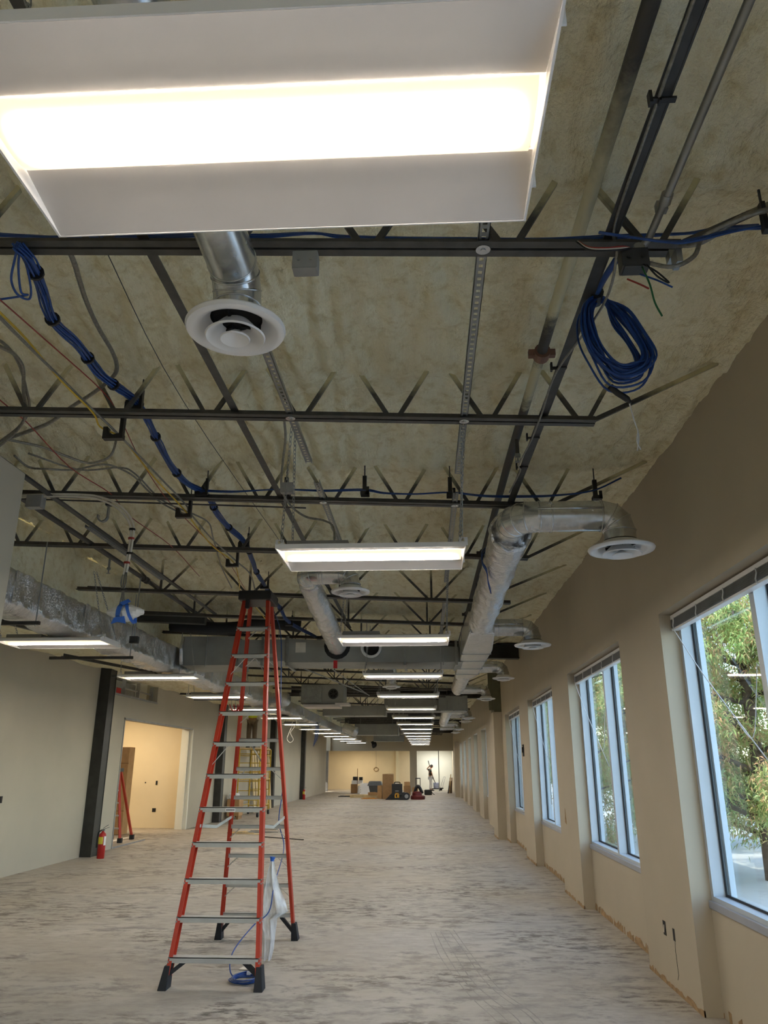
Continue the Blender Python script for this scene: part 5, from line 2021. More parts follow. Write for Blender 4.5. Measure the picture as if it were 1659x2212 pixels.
# hanging plastic film
m = MB()
rows = [(0.80, 0.010, 0.010, -1.462), (0.70, 0.04, 0.035, -1.462), (0.58, 0.08, 0.07, -1.45), (0.46, 0.115, 0.125, -1.445), (0.38, 0.12, 0.15, -1.44), (0.33, 0.13, 0.06, -1.44), (0.22, 0.07, 0.05, -1.435), (0.10, 0.06, 0.045, -1.43), (0.02, 0.05, 0.03, -1.43)]
n = 18
for (z, l_, r_, cx_) in rows:
    for j in range(n):
        u = j / (n - 1)
        x = cx_ - l_ + (l_ + r_) * u
        y = 7.78 - 0.25 * (0.8 - z) + 0.05 * math.sin(u * 13 + z * 3) + 0.02 * math.sin(u * 29 + z * 9)
        m.v.append((x, y, z))
for i in range(len(rows) - 1):
    for j in range(n - 1):
        m.f.append((i * n + j, i * n + j + 1, i * n + n + j + 1, i * n + n + j))
t = thing('plastic_film', (-1.44, 7.7, 0.02), 'clear plastic film hanging from the blue cable beside the ladder', 'plastic sheet')
m.build('film', M['film'], t, smooth=True)
m = MB()
m.tube([(-1.468, 7.78, 0.79), (-1.46, 7.78, 0.835)], [0.012, 0.026], 8)
m.build('blue_knot', M['tape'], t)
m = MB()
m.prism([(-1.62, 7.3), (-1.50, 7.28), (-1.49, 7.36), (-1.60, 7.38)], 0.004, 0.010, 'z')
solo(m, 'paper_scrap', M['whitec'], 'white paper scrap on the floor behind the lowest ladder step', 'scrap')

# ------------------------------------------------------------------ floor objects on the left
def extinguisher(x, y, s, label):
    t = thing('fire_extinguisher', (x, y, 0), label, 'extinguisher')
    m = MB()
    m.lathe([(0, 0), (0.062 * s, 0), (0.066 * s, 0.01), (0.066 * s, 0.36 * s), (0.055 * s, 0.41 * s), (0.022 * s, 0.44 * s), (0.02 * s, 0.46 * s), (0, 0.46 * s)], (x, y, 0), 24)
    m.build('cylinder_body', M['red'], t, smooth=45)
    m = MB()
    m.box((x - 0.03 * s, y - 0.02 * s, 0.455 * s), (x + 0.03 * s, y + 0.02 * s, 0.485 * s))
    m.bar((x, y, 0.485 * s), (x + 0.11 * s, y, 0.52 * s), 0.022 * s, 0.008)
    m.bar((x, y, 0.50 * s), (x + 0.09 * s, y, 0.56 * s), 0.022 * s, 0.008)
    m.build('valve_handle', M['strut'], t)
    m = MB()
    m.tube(smooth_path([(x - 0.02, y - 0.02, 0.47 * s), (x - 0.07 * s, y - 0.03, 0.43 * s), (x - 0.085 * s, y - 0.03, 0.32 * s), (x - 0.085 * s, y - 0.03, 0.18 * s)]), 0.012 * s, 8)
    m.build('hose', M['black'], t, smooth=True)
    m = MB()
    for j in range(9):
        a = math.radians(190 + j * 14)
        m.v += [(x + math.cos(a) * 0.068 * s, y + math.sin(a) * 0.068 * s, 0.24 * s), (x + math.cos(a) * 0.068 * s, y + math.sin(a) * 0.068 * s, 0.36 * s)]
    for j in range(8):
        m.f.append((2 * j, 2 * j + 2, 2 * j + 3, 2 * j + 1))
    m.build('yellow_label', M['ylab'], t)
    m = MB()
    for j in range(4):
        a = math.radians(316 + j * 14)
        m.v += [(x + math.cos(a) * 0.0685 * s, y + math.sin(a) * 0.0685 * s, 0.22 * s), (x + math.cos(a) * 0.0685 * s, y + math.sin(a) * 0.0685 * s, 0.37 * s)]
    for j in range(3):
        m.f.append((2 * j, 2 * j + 2, 2 * j + 3, 2 * j + 1))
    m.build('white_label', M['white'], t)
    return t


extinguisher(-6.14, 15.30, 1.05, 'red fire extinguisher on the floor at the foot of the first black column')
extinguisher(-6.36, 41.85, 1.1, 'distant red fire extinguisher at the foot of the fourth black column')

# cardboard column and ladder in the back room
t = thing('tall_carton', (-7.85, 20.5, 0), 'tall narrow cardboard carton standing inside the back room', 'box')
m = MB()
m.box((-8.05, 20.35, 0), (-7.70, 20.75, 2.12))
m.build('carton', M['card2'], t, bevel=0.01)
m = MB()
m.box((-8.06, 20.33, 1.70), (-7.69, 20.35, 1.73))
m.box((-8.06, 20.33, 0.55), (-7.69, 20.35, 0.58))
m.build('tape_strip', M['card'], t)
t = thing('leaning_ladder', (-7.0, 18.3, 0), 'small red step ladder standing inside the back room doorway', 'ladder')
for (a, c) in (((-6.94, 18.3, 0.05), (-7.2, 18.5, 1.55)), ((-7.5, 18.3, 0.05), (-7.34, 18.5, 1.55)), ((-7.0, 19.2, 0.05), (-7.2, 18.6, 1.55)), ((-7.5, 19.2, 0.05), (-7.34, 18.6, 1.55))):
    m = MB()
    m.bar(a, c, 0.06, 0.03)
    m.build('rail', M['frp'], t)
    m = MB()
    m.box((a[0] - 0.045, a[1] - 0.05, 0), (a[0] + 0.045, a[1] + 0.05, 0.10))
    m.build('foot', M['rubber'], t)
for k in range(5):
    z = 0.30 + 0.27 * k
    u = z / 1.55
    m = MB()
    m.bar((-6.94 - 0.26 * u, 18.3 + 0.2 * u, z), (-7.5 + 0.16 * u, 18.3 + 0.2 * u, z), 0.08, 0.03)
    m.build('step', M['alu'], t)
m = MB()
m.box((-7.38, 18.42, 1.52), (-7.16, 18.68, 1.6))
m.build('top_cap', M['black'], t)

# scrap metal on the floor
random.seed(9)
for k in range(12):
    x, y = random.uniform(-4.9, -4.0), random.uniform(20.3, 21.6)
    a = random.uniform(-0.7, 0.7)
    L_ = random.uniform(0.25, 0.75)
    z = 0.012 + 0.012 * (k % 4)
    m = MB()
    m.bar((x - math.cos(a) * L_ / 2, y - math.sin(a) * L_ / 2, z), (x + math.cos(a) * L_ / 2, y + math.sin(a) * L_ / 2, z + random.uniform(0, 0.05)), 0.05, 0.022)
    solo(m, 'metal_offcut', M['strut'] if k % 3 else M['wood'], 'strip of scrap in the small heap on the floor behind the ladder', 'offcut', 'scrap heap behind the ladder')
m = MB()
m.bar((-4.1, 20.0, 0.012), (-2.9, 19.2, 0.012), 0.04, 0.02)
solo(m, 'metal_offcut', M['steelp'], 'long thin dark strip lying right of the scrap heap', 'offcut')

# yellow scaffold
t = thing('scaffold', (-6.3, 28.2, 0), 'yellow rolling scaffold by the left wall with a worker standing on it', 'scaffold')
SX0, SX1, SY0, SY1 = -6.45, -5.72, 27.35, 29.2
for x in (SX0, SX1):
    for y in (SY0, SY1):
        m = MB()
        m.tube([(x, y, 0.16), (x, y, 2.22)], 0.025, 8)
        m.build('post', M['scaf'], t, smooth=40)
        w = MB()
        w.lathe([(0.0, -0.03), (0.07, -0.03), (0.08, 0.0), (0.07, 0.03), (0.0, 0.03)], (x, y, 0.08), 16, 'x')
        wh = w.build('caster', M['rubber'], t, smooth=40)
        w = MB()
        w.box((x - 0.04, y - 0.02, 0.07), (x + 0.04, y + 0.02, 0.18))
        w.build('caster_fork', M['strut'], wh)
for y in (SY0, SY1):
    for z in (0.30, 0.55, 0.85, 1.15, 1.45, 1.75, 2.05, 2.2):
        m = MB()
        m.tube([(SX0, y, z), (SX1, y, z)], 0.014, 6)
        m.build('rung', M['scaf'], t, smooth=40)
for x in (SX0, SX1):
    for z in (0.35, 1.2, 2.0):
        m = MB()
        m.tube([(x, SY0, z), (x, SY1, z)], 0.018, 6)
        m.build('side_rail', M['scaf'], t, smooth=40)
for k in range(3):
    m = MB()
    m.box((SX0 + 0.02 + k * 0.235, SY0 - 0.03, 2.21), (SX0 + 0.245 + k * 0.235, SY1 + 0.03, 2.255))
    m.build('plank', M['wood'], t)
# sheets leaning near the scaffold
for k in range(7):
    y0 = 29.9 + k * 0.5
    m = MB()
    h = (2.35, 2.2, 2.3, 2.45, 2.1, 2.3, 2.4)[k]
    m.prism([(-6.60, 0.0), (-6.32 + 0.0, 0.0), (-6.32 - 0.2, h), (-6.57, h)], y0, y0 + 0.38, 'y') if False else m.bar((-6.36, y0, 0.01), (-6.57, y0, h), 0.30, 0.03, up=(1, 0, 0))
    solo(m, 'lumber_board', M['wood'], '%s pale board leaning on the left wall beyond the scaffold' % ORD[k], 'board', 'boards leaning on the left wall')
t = thing('floor_carton', (-6.2, 26.5, 0), 'yellowish open carton on wooden blocks in front of the scaffold', 'box')
m = MB()
m.box((-6.52, 26.3, 0.10), (-6.12, 26.9, 0.62))
m.build('carton', M['card2'], t, bevel=0.008)
m = MB()
m.box((-6.50, 26.35, 0), (-6.42, 26.85, 0.10))
m.box((-6.22, 26.35, 0), (-6.14, 26.85, 0.10))
m.build('blocks', M['card'], t)
m = MB()
m.box((-6.50, 26.29, 0.62), (-6.20, 26.7, 0.80))
m.build('plastic_bag', M['bag'], t, bevel=0.05)


# ------------------------------------------------------------------ people
def skin_mesh(name, mat, verts, edges, radii, parent, root=0, sub=1):
    off = parent.matrix_world.translation
    me = bpy.data.meshes.new(name)
    me.from_pydata([tuple(V(v) - off) for v in verts], edges, [])
    o = bpy.data.objects.new(name, me)
    COL.objects.link(o)
    o.parent = parent
    m = o.modifiers.new('skin', 'SKIN')
    m.use_smooth_shade = True
    if not me.skin_vertices:
        bpy.context.view_layer.objects.active = o
    for i, r_ in enumerate(radii):
        sv = me.skin_vertices[0].data[i]
        sv.radius = r_ if isinstance(r_, tuple) else (r_, r_)
        sv.use_root = (i == root)
    s = o.modifiers.new('sub', 'SUBSURF')
    s.levels = s.render_levels = sub
    dg = bpy.context.evaluated_depsgraph_get()
    me2 = bpy.data.meshes.new_from_object(o.evaluated_get(dg))
    o.modifiers.clear()
    o.data = me2
    o.data.shade_smooth()
    o.data.materials.clear()
    o.data.materials.append(mat)
    PW[o.name] = off.copy()
    return o


def head_mesh(c, yaw, tilt, parent, hair_mat):
    """a head with brow, nose, mouth and ears; faces +x before the turn"""
    c = V(c)
    rot = Matrix.Rotation(yaw, 3, 'Z') @ Matrix.Rotation(tilt, 3, 'Y')
    m = MB()
    n, k = 20, 14
    for i in range(k + 1):
        ph = math.pi * i / k
        z = -math.cos(ph)
        for j in range(n):
            a = 2 * math.pi * j / n
            rx, ry = 0.098, 0.074
            s = math.sin(ph)
            x, y = math.cos(a) * s * rx, math.sin(a) * s * ry
            zz = z * 0.118
            f = max(0.0, math.cos(a))
            if z < -0.2:
                x *= 1 - 0.25 * (-z - 0.2)
                y *= 1 - 0.45 * (-z - 0.2)
                x += 0.015 * f * s
            if abs(a) < 0.2 or abs(a - 2 * math.pi) < 0.2:
                if -0.35 < z < 0.1:
                    x += 0.022 * (1 - abs(z + 0.18) / 0.3)
            if -0.05 < z < 0.2 and 0.2 < abs(math.sin(a)) < 0.6 and math.cos(a) > 0:
                x -= 0.010
            m.v.append(tuple(c + rot @ V((x, y, zz))))
    for i in range(k):
        for j in range(n):
            m.f.append((i * n + j, i * n + (j + 1) % n, i * n + n + (j + 1) % n, i * n + n + j))
    h = m.build('head', M['skin'], parent, smooth=True)
    e = MB()
    for s in (-1, 1):
        e.lathe([(0, -0.012), (0.022, -0.006), (0.03, 0.004), (0.018, 0.012), (0, 0.012)], (0, 0, 0), 10, 'y')
    e.v = [tuple(c + rot @ (V(p) + V((-0.005, (0.074 if i < len(e.v) // 2 else -0.074), -0.012)))) for i, p in enumerate(e.v)]
    e.build('ears', M['skin'], h, smooth=True)
    f = MB()
    for s in (-1, 1):
        q = MB().lathe([(0, -0.006), (0.011, 0.0), (0, 0.006)], (0, 0, 0), 8, 'x')
        f.add([tuple(c + rot @ (V(p) + V((0.088, s * 0.03, 0.008)))) for p in q.v], q.f)
    q = MB().box((0.084, -0.022, -0.062), (0.094, 0.022, -0.055))
    f.add([tuple(c + rot @ V(p)) for p in q.v], q.f)
    f.build('eyes_and_mouth', M['hair'], h)
    g = MB()
    for i in range(8):
        ph = math.pi * (0.5 + 0.5 * i / 7)
        for j in range(n):
            a = 2 * math.pi * j / n
            s = math.sin(ph)
            x, y, zz = math.cos(a) * s * 0.108 - 0.008, math.sin(a) * s * 0.085, -math.cos(ph) * 0.128
            if i == 0:
                zz = 0.045 if math.cos(a) > 0.3 else -0.045
            g.v.append(tuple(c + rot @ V((x, y, zz))))
    for i in range(7):
        for j in range(n):
            g.f.append((i * n + j, i * n + (j + 1) % n, i * n + n + (j + 1) % n, i * n + n + j))
    g.build('hair', hair_mat, h, smooth=True)
    return h


def hand(verts, edges, radii, wrist, d, palm_n):
    """adds a palm and five fingers to a skin graph, from vertex index wrist along direction d"""
    d = V(d).normalized()
    w = V(verts[wrist])
    side = d.cross(V(palm_n)).normalized()
    pn = V(palm_n).normalized()
    verts.append(w + d * 0.05)
    radii.append((0.034, 0.018))
    edges.append((wrist, len(verts) - 1))
    pi_ = len(verts) - 1
    for k, (o, L_) in enumerate(((-0.030, 0.065), (-0.010, 0.078), (0.010, 0.074), (0.030, 0.058))):
        verts.append(w + d * 0.095 + side * o)
        radii.append(0.010)
        edges.append((pi_, len(verts) - 1))
        verts.append(w + d * (0.095 + L_ * 0.5) + side * o + pn * 0.022)
        radii.append(0.009)
        edges.append((len(verts) - 2, len(verts) - 1))
        verts.append(w + d * (0.095 + L_ * 0.6) + side * o + pn * 0.05)
        radii.append(0.008)
        edges.append((len(verts) - 2, len(verts) - 1))
    verts.append(w + d * 0.06 - side * 0.045 + pn * 0.015)
    radii.append(0.011)
    edges.append((pi_, len(verts) - 1))
    verts.append(w + d * 0.10 - side * 0.05 + pn * 0.035)
    radii.append(0.009)
    edges.append((len(verts) - 2, len(verts) - 1))


def person(base, J, label, mats, yaw, tilt, hair):
    """J: joints relative to base; body, shirt, trousers, shoes and head"""
    t = thing('person', base, label, 'person')
    B = V(base)
    P = {k: B + V(v) for k, v in J.items()}
    vs = [P['hip'], P['belly'], P['chest'], P['neck'], P['headb']]
    es = [(0, 1), (1, 2), (2, 3), (3, 4)]
    rs = [(0.15, 0.11), (0.14, 0.10), (0.17, 0.115), 0.06, 0.055]
    for s in ('l', 'r'):
        for a, r_ in (('sh', 0.062), ('el', 0.046), ('wr', 0.032)):
            vs.append(P[a + s])
            rs.append(r_)
            es.append((2 if a == 'sh' else len(vs) - 2, len(vs) - 1))
        wi = len(vs) - 1
        hand(vs, es, rs, wi, P['wr' + s] - P['el' + s], J.get('pn' + s, (0, 0, -1)))
        for a, r_ in (('hj', 0.095), ('kn', 0.066), ('an', 0.045)):
            vs.append(P[a + s])
            rs.append(r_)
            es.append((0 if a == 'hj' else len(vs) - 2, len(vs) - 1))
        vs.append(P['to' + s])
        rs.append((0.045, 0.03))
        es.append((len(vs) - 2, len(vs) - 1))
    skin_mesh('body', M['skin'], vs, es, rs, t)
    # shirt
    vs = [P['hip'] + V((0, 0, 0.03)), P['belly'], P['chest'], P['neck'] - (P['neck'] - P['chest']) * 0.25]
    es = [(0, 1), (1, 2), (2, 3)]
    rs = [(0.175, 0.135), (0.165, 0.125), (0.19, 0.135), 0.085]
    for s in ('l', 'r'):
        vs.append(P['sh' + s])
        rs.append(0.082)
        es.append((2, len(vs) - 1))
        vs.append(P['sh' + s].lerp(P['el' + s], 0.72))
        rs.append(0.066)
        es.append((len(vs) - 2, len(vs) - 1))
    skin_mesh(mats[3], M[mats[0]], vs, es, rs, t)
    vs = [P['hip'] + V((0, 0, 0.02))]
    es = []
    rs = [(0.165, 0.125)]
    for s in ('l', 'r'):
        for a, r_ in (('hj', 0.112), ('kn', 0.090), ('an', 0.076)):
            q = P[a + s] + (V((0, 0, 0.03)) if a == 'an' else V((0, 0, 0)))
            vs.append(q)
            rs.append(r_)
            es.append((0 if a == 'hj' else len(vs) - 2, len(vs) - 1))
    skin_mesh('trousers', M[mats[1]], vs, es, rs, t)
    for s in ('l', 'r'):
        m = MB()
        a, c = P['an' + s], P['to' + s]
        d = (c - a)
        d.z = 0
        d.normalize()
        z0 = B.z
        h0 = V((a.x, a.y, z0)) - d * 0.06
        m.bar(h0 + V((0, 0, 0.045)), h0 + d * 0.28 + V((0, 0, 0.03)), 0.09, 0.09, w1=0.075, h1=0.06)
        m.build('shoe', M[mats[2]], t, smooth=True, bevel=0.02)
    head_mesh(P['head'], yaw, tilt, t, M[hair])
    return t


J1 = dict(hip=(0, 0, 0.92), belly=(-0.01, 0, 1.08), chest=(-0.02, 0, 1.32), neck=(0.03, 0, 1.50), headb=(0.07, 0, 1.58), head=(0.10, 0, 1.645),
          shl=(-0.06, 0.17, 1.40), ell=(-0.24, 0.20, 1.45), wrl=(-0.04, 0.12, 1.66), pnl=(1, 0, 0),
          shr=(0.0, -0.18, 1.40), elr=(0.10, -0.20, 1.18), wrr=(0.16, -0.12, 0.98), pnr=(1, 0, 0),
          hjl=(0, 0.09, 0.88), knl=(0.02, 0.10, 0.48), anl=(-0.04, 0.10, 0.09), tol=(0.12, 0.11, 0.035),
          hjr=(0, -0.09, 0.88), knr=(0.05, -0.10, 0.48), anr=(0.05, -0.10, 0.09), tor=(0.21, -0.12, 0.035))
person((0.30, 57.2, 0), J1, 'worker in dark shirt and white trousers raising a stick at the far end', ('shirt', 'whitep', 'rubber', 'shirt'), 0.0, 0.25, 'hair')
m = MB()
m.tube([(0.27, 57.32, 1.58), (0.235, 57.34, 1.78), (0.17, 57.36, 2.02)], [0.022, 0.024, 0.03], 8)
solo(m, 'hand_tool', M['black'], 'dark short-handled tool raised over the far worker\'s head', 'tool')
m = MB()
m.tube([(0.42, 57.05, 1.10), (0.50, 57.06, 0.85), (0.66, 57.1, 0.50)], [0.018, 0.03, 0.022], 8)
solo(m, 'hand_tool', M['black'], 'dark pole held low in front of the far worker', 'tool')
J2 = dict(hip=(0, 0, 0.94), belly=(0, 0.01, 1.10), chest=(0.0, 0.02, 1.34), neck=(0, 0.0, 1.52), headb=(0, 0.0, 1.60), head=(0, 0.0, 1.68),
          shl=(-0.18, 0.02, 1.42), ell=(-0.26, -0.04, 1.66), wrl=(-0.16, -0.10, 1.86), pnl=(0, -1, 0),
          shr=(0.18, 0.02, 1.42), elr=(0.27, -0.04, 1.66), wrr=(0.16, -0.10, 1.86), pnr=(0, -1, 0),
          hjl=(-0.09, 0, 0.90), knl=(-0.11, -0.03, 0.49), anl=(-0.11, 0.03, 0.09), tol=(-0.12, -0.13, 0.035),
          hjr=(0.09, 0, 0.90), knr=(0.10, -0.02, 0.49), anr=(0.10, 0.03, 0.09), tor=(0.12, -0.13, 0.035))
person((-6.20, 28.0, 2.255), J2, 'worker in yellow vest and brown trousers on the scaffold, upper body in the ceiling', ('hivis', 'brownp', 'rubber', 'vest'), -1.57, -0.2, 'hivis')

# ------------------------------------------------------------------ things at the far end
def carton(x0, x1, y0, y1, h, label, mat='card', z0=0.0):
    t = thing('cardboard_box', ((x0 + x1) / 2, (y0 + y1) / 2, z0), label, 'box')
    m = MB()
    m.box((x0, y0, z0), (x1, y1, z0 + h))
    m.build('carton', M[mat], t, bevel=0.01)
    m = MB()
    m.bar((x0, y0 + 0.06, z0 + h), (x1, y0 + 0.10, z0 + h + 0.03), 0.10, 0.012)
    m.build('flap', M[mat], t)
    return t


carton(-2.32, -1.74, 42.8, 43.4, 1.24, 'tall brown cardboard box in the middle of the far pile')
carton(-2.60, -2.36, 43.0, 43.5, 0.66, 'small brown cardboard box left of the tall one in the far pile', 'card2')
carton(-1.35, -0.95, 48.4, 48.9, 0.52, 'brown cardboard box behind the black floor machine', 'card')
carton(-1.32, -0.98, 48.45, 48.85, 0.22, 'brown carton on top of the box behind the black floor machine', 'card2', 0.525)
carton(-0.86, -0.50, 50.0, 50.5, 0.40, 'light carton near the red floor machine', 'card2')
# white boards in a stack
for k in range(5):
    m = MB()
    z = 0.02 + k * 0.135
    m.box((-4.05, 49.2, z), (-3.25, 49.9, z + 0.10))
    m.box((-4.0, 49.25, z - 0.02 if k == 0 else z - 0.035), (-3.3, 49.85, z))
    solo(m, 'white_bundle', M['white'], '%s wrapped white bundle from the floor in the far stack' % ['lowest', 'second', 'third', 'fourth', 'topmost'][k], 'bundle', 'stack of white bundles')
m = MB()
m.box((-2.75, 49.3, 0), (-1.7, 49.9, 0.66))
solo(m, 'white_bundle', M['bag'], 'white wrapped block behind the cardboard boxes of the far pile', 'bundle', bevel=0.02)
t = thing('plastic_tub', (-2.9, 45.5, 0), 'dark grey flared plastic tub in the far pile', 'tub')
m = MB()
m.add([(-3.12, 45.2, 0.06), (-2.58, 45.2, 0.06), (-2.58, 45.9, 0.06), (-3.12, 45.9, 0.06), (-3.22, 45.1, 0.60), (-2.50, 45.1, 0.60), (-2.50, 46.0, 0.60), (-3.22, 46.0, 0.60)],
      [(0, 3, 2, 1), (4, 5, 6, 7), (0, 1, 5, 4), (1, 2, 6, 5), (2, 3, 7, 6), (3, 0, 4, 7)])
m.add([(p[0] * 1, p[1], p[2]) for p in []], [])
m.box((-3.12, 45.25, 0.0), (-2.58, 45.85, 0.06))
m.build('tub_body', M['bin'], t)
m = MB()
m.add([(-3.30, 45.05, 0.60), (-2.45, 45.05, 0.60), (-2.45, 46.05, 0.60), (-3.30, 46.05, 0.60), (-3.20, 45.15, 0.84), (-2.55, 45.15, 0.84), (-2.55, 45.95, 0.84), (-3.20, 45.95, 0.84)],
      [(0, 3, 2, 1), (4, 5, 6, 7), (0, 1, 5, 4), (1, 2, 6, 5), (2, 3, 7, 6), (3, 0, 4, 7)])
m.build('tub_lid', M['bin'], t, bevel=0.02)
t = thing('tool_cart', (-4.5, 52.0, 0), 'cluttered dark tool cart with a thin pole at the back of the far pile', 'cart')
m = MB()
m.box((-4.85, 51.8, 0), (-4.45, 52.3, 0.55))
m.build('lower_box', M['card'], t, bevel=0.01)
m = MB()
m.box((-4.80, 51.75, 0.55), (-4.1, 52.3, 0.78))
m.build('tray', M['white'], t, bevel=0.01)
m = MB()
m.box((-4.72, 51.75, 0.78), (-4.40, 52.1, 1.0))
m.box((-4.32, 51.75, 0.78), (-4.1, 52.1, 0.98))
m.build('dark_tools', M['black'], t, bevel=0.01)
m = MB()
m.tube([(-4.42, 51.7, 0), (-4.42, 51.7, 1.5)], 0.02, 6)
m.build('pole', M['card'], t)
m = MB()
m.tube([(-4.35, 51.7, 0.0), (-4.30, 51.8, 0.45)], 0.08, 10)
m.build('paper_roll', M['white'], t)
for k, (x0, x1, y0, y1, z, h, mat, lab) in enumerate(((-4.95, -4.1, 45.4, 45.9, 0.0, 0.05, 'steelp', 'dark scrap lumber at the left tip of the far pile'),
                                                    (-4.2, -2.65, 44.4, 45.0, 0.0, 0.14, 'wood', 'pale plank bundle lying before the white stack'),
                                                    (-3.45, -2.6, 42.8, 43.2, 0.0, 0.03, 'orange', 'flat orange board edge nearest in the far pile'),
                                                    (-3.2, -2.62, 44.3, 44.38, 0.142, 0.14, 'card2', 'tilted cardboard sheet on the pale planks'),
                                                    (-4.75, -3.4, 46.4, 46.8, 0.0, 0.05, 'wood', 'long thin board behind the pale plank bundle'))):
    m = MB()
    m.box((x0, y0, z), (x1, y1, z + h))
    m.box((x0 + 0.1, y0 + 0.05, z + h), (x1 - 0.15, y1 - 0.02, z + h + 0.02))
    solo(m, 'board', M[mat], lab, 'board')
# black floor machine with yellow mark
t = thing('floor_vacuum', (-1.3, 42.0, 0), 'black jobsite vacuum with a yellow mark at the front of the far pile', 'vacuum')
m = MB()
m.prism([(-2.12, 0.0), (-0.98, 0.0), (-0.95, 0.22), (-1.10, 0.36), (-1.75, 0.36)], 41.7, 42.3, 'y')
m.build('base', M['black'], t, bevel=0.02)
m = MB()
m.box((-1.78, 41.66, 0.2), (-1.24, 42.25, 0.78))
m.build('body', M['black'], t, bevel=0.03)
m = MB()
m.tube(smooth_path([(-1.65, 41.95, 0.78), (-1.62, 41.95, 0.85), (-1.38, 41.95, 0.85), (-1.35, 41.95, 0.78)]), 0.025, 8)
m.build('handle', M['black'], t, smooth=True)
m = MB()
m.lathe([(0, -0.04), (0.17, -0.04), (0.18, 0.0), (0.17, 0.04), (0, 0.04)], (-1.02, 41.72, 0.18), 20, 'y')
wh = m.build('wheel', M['rubber'], t, smooth=40)
m = MB()
m.lathe([(0, -0.05), (0.10, -0.05), (0.10, -0.04)], (-1.02, 41.72, 0.18), 16, 'y')
m.build('hub', M['grey'], wh)
m = MB()
for (x0, x1, z0, z1) in ((-1.62, -1.585, 0.11, 0.28), (-1.585, -1.53, 0.25, 0.28), (-1.585, -1.53, 0.11, 0.14), (-1.50, -1.465, 0.11, 0.28), (-1.465, -1.40, 0.25, 0.28), (-1.465, -1.40, 0.185, 0.21), (-1.465, -1.40, 0.11, 0.14), (-1.43, -1.40, 0.11, 0.28), (-1.60, -1.42, 0.31, 0.335)):
    m.box((x0, 41.652, z0), (x1, 41.662, z1))
m.build('yellow_mark', M['ylogo'], t)
m = MB()
m.box((-1.60, 41.652, 0.42), (-1.42, 41.662, 0.45))
m.build('latch', M['grey'], t)
# red floor machine with a handle
t = thing('floor_scrubber', (-0.45, 42.3, 0), 'maroon floor machine with a tall dark handle right of the black vacuum', 'machine')
m = MB()
m.lathe([(0, 0.0), (0.36, 0.0), (0.38, 0.05), (0.38, 0.16), (0.34, 0.20), (0, 0.20)], (-0.45, 42.4, 0), 28)
m.build('deck', M['maroon'], t, smooth=40)
m = MB()
m.lathe([(0, 0.20), (0.27, 0.20), (0.25, 0.34), (0.14, 0.40), (0, 0.40)], (-0.48, 42.4, 0), 24)
m.build('motor_cover', M['maroon'], t, smooth=40)
m = MB()
m.tube(smooth_path([(-0.62, 42.4, 0.3), (-0.50, 42.35, 0.62), (-0.36, 42.35, 0.60), (-0.22, 42.4, 0.3)]), 0.085, 10)
m.build('tank', M['black'], t, smooth=True)
m = MB()
for x in (-0.54, -0.32):
    m.tube([(x, 42.45, 0.3), (x, 42.55, 1.04)], 0.018, 8)
m.tube([(-0.56, 42.55, 1.04), (-0.30, 42.55, 1.04)], 0.026, 8)
m.build('handle', M['black'], t, smooth=40)
t = thing('tool_bag', (0.05, 49.0, 0), 'black tool bag on the floor before the far worker', 'bag')
m = MB()
m.box((-0.12, 48.8, 0), (0.34, 49.2, 0.31))
m.build('bag_body', M['black'], t, bevel=0.05)
m = MB()
m.tube(smooth_path([(0.30, 48.85, 0.20), (0.40, 48.8, 0.08), (0.50, 48.8, 0.02)]), 0.02, 6)
m.build('strap', M['black'], t, smooth=True)
t = thing('mixing_bucket', (0.72, 57.4, 0), 'blue-grey bucket on a dolly in front of the far worker', 'bucket')
m = MB()
m.lathe([(0, 0.16), (0.20, 0.16), (0.23, 0.52), (0.22, 0.54), (0.0, 0.50)], (0.72, 57.4, 0), 20)
m.build('bucket_body', M['bucket'], t, smooth=40)
m = MB()
m.box((0.40, 57.2, 0.10), (1.0, 57.6, 0.16))
for x in (0.46, 0.94):
    m.lathe([(0, -0.02), (0.05, -0.02), (0.05, 0.02), (0, 0.02)], (x, 57.25, 0.05), 10, 'y')
m.build('dolly', M['black'], t)
t = thing('hand_truck', (1.1, 57.6, 0), 'hand truck with two slanting rails right of the metal stud', 'hand truck')
m = MB()
m.tube([(1.02, 57.6, 0.22), (1.26, 57.75, 0.92)], 0.018, 6)
m.tube([(1.16, 57.6, 0.22), (1.38, 57.75, 0.92)], 0.018, 6)
m.tube([(1.26, 57.75, 0.92), (1.38, 57.75, 0.92)], 0.018, 6)
m.build('frame', M['grey'], t)
m = MB()
m.box((0.95, 57.4, 0.12), (1.22, 57.7, 0.20))
m.lathe([(0, -0.03), (0.09, -0.03), (0.09, 0.03), (0, 0.03)], (1.05, 57.5, 0.09), 12, 'y')
m.build('base', M['black'], t)
m = MB()
m.box((0.875, 56.4, 0), (0.93, 56.46, 2.84))
m.box((0.875, 56.42, 0), (0.885, 56.5, 2.84))
solo(m, 'metal_stud', M['strut'], 'single upright metal stud right of the far worker', 'stud')
for k in range(5):
    m = MB()
    m.bar((1.38 + k * 0.06, 51.6 + 0.05 * k, 0.01), (1.52 + k * 0.035, 51.9, 0.75 + 0.2 * (k % 3)), 0.06, 0.025)
    solo(m, 'leaning_stick', M[('black', 'card', 'wood', 'black', 'card')[k]], '%s stick from the left in the bundle leaning at the far right pilaster' % ORD[k], 'stick', 'sticks leaning at the far right')
t = thing('cable_ring', (-3.74, 60.17, 1.42), 'ring of brown cable hung on the far cream wall', 'cable coil')
m = MB()
for k in range(3):
    m.tube([(-3.74 + math.cos(a) * (0.15 + 0.012 * k), 60.17 - 0.01 * k, 1.42 + math.sin(a) * (0.15 - 0.01 * k)) for a in [2 * math.pi * j / 24 for j in range(25)]], 0.014, 6, caps=False)
m.build('turns', M['card'], t, smooth=True)
m = MB()
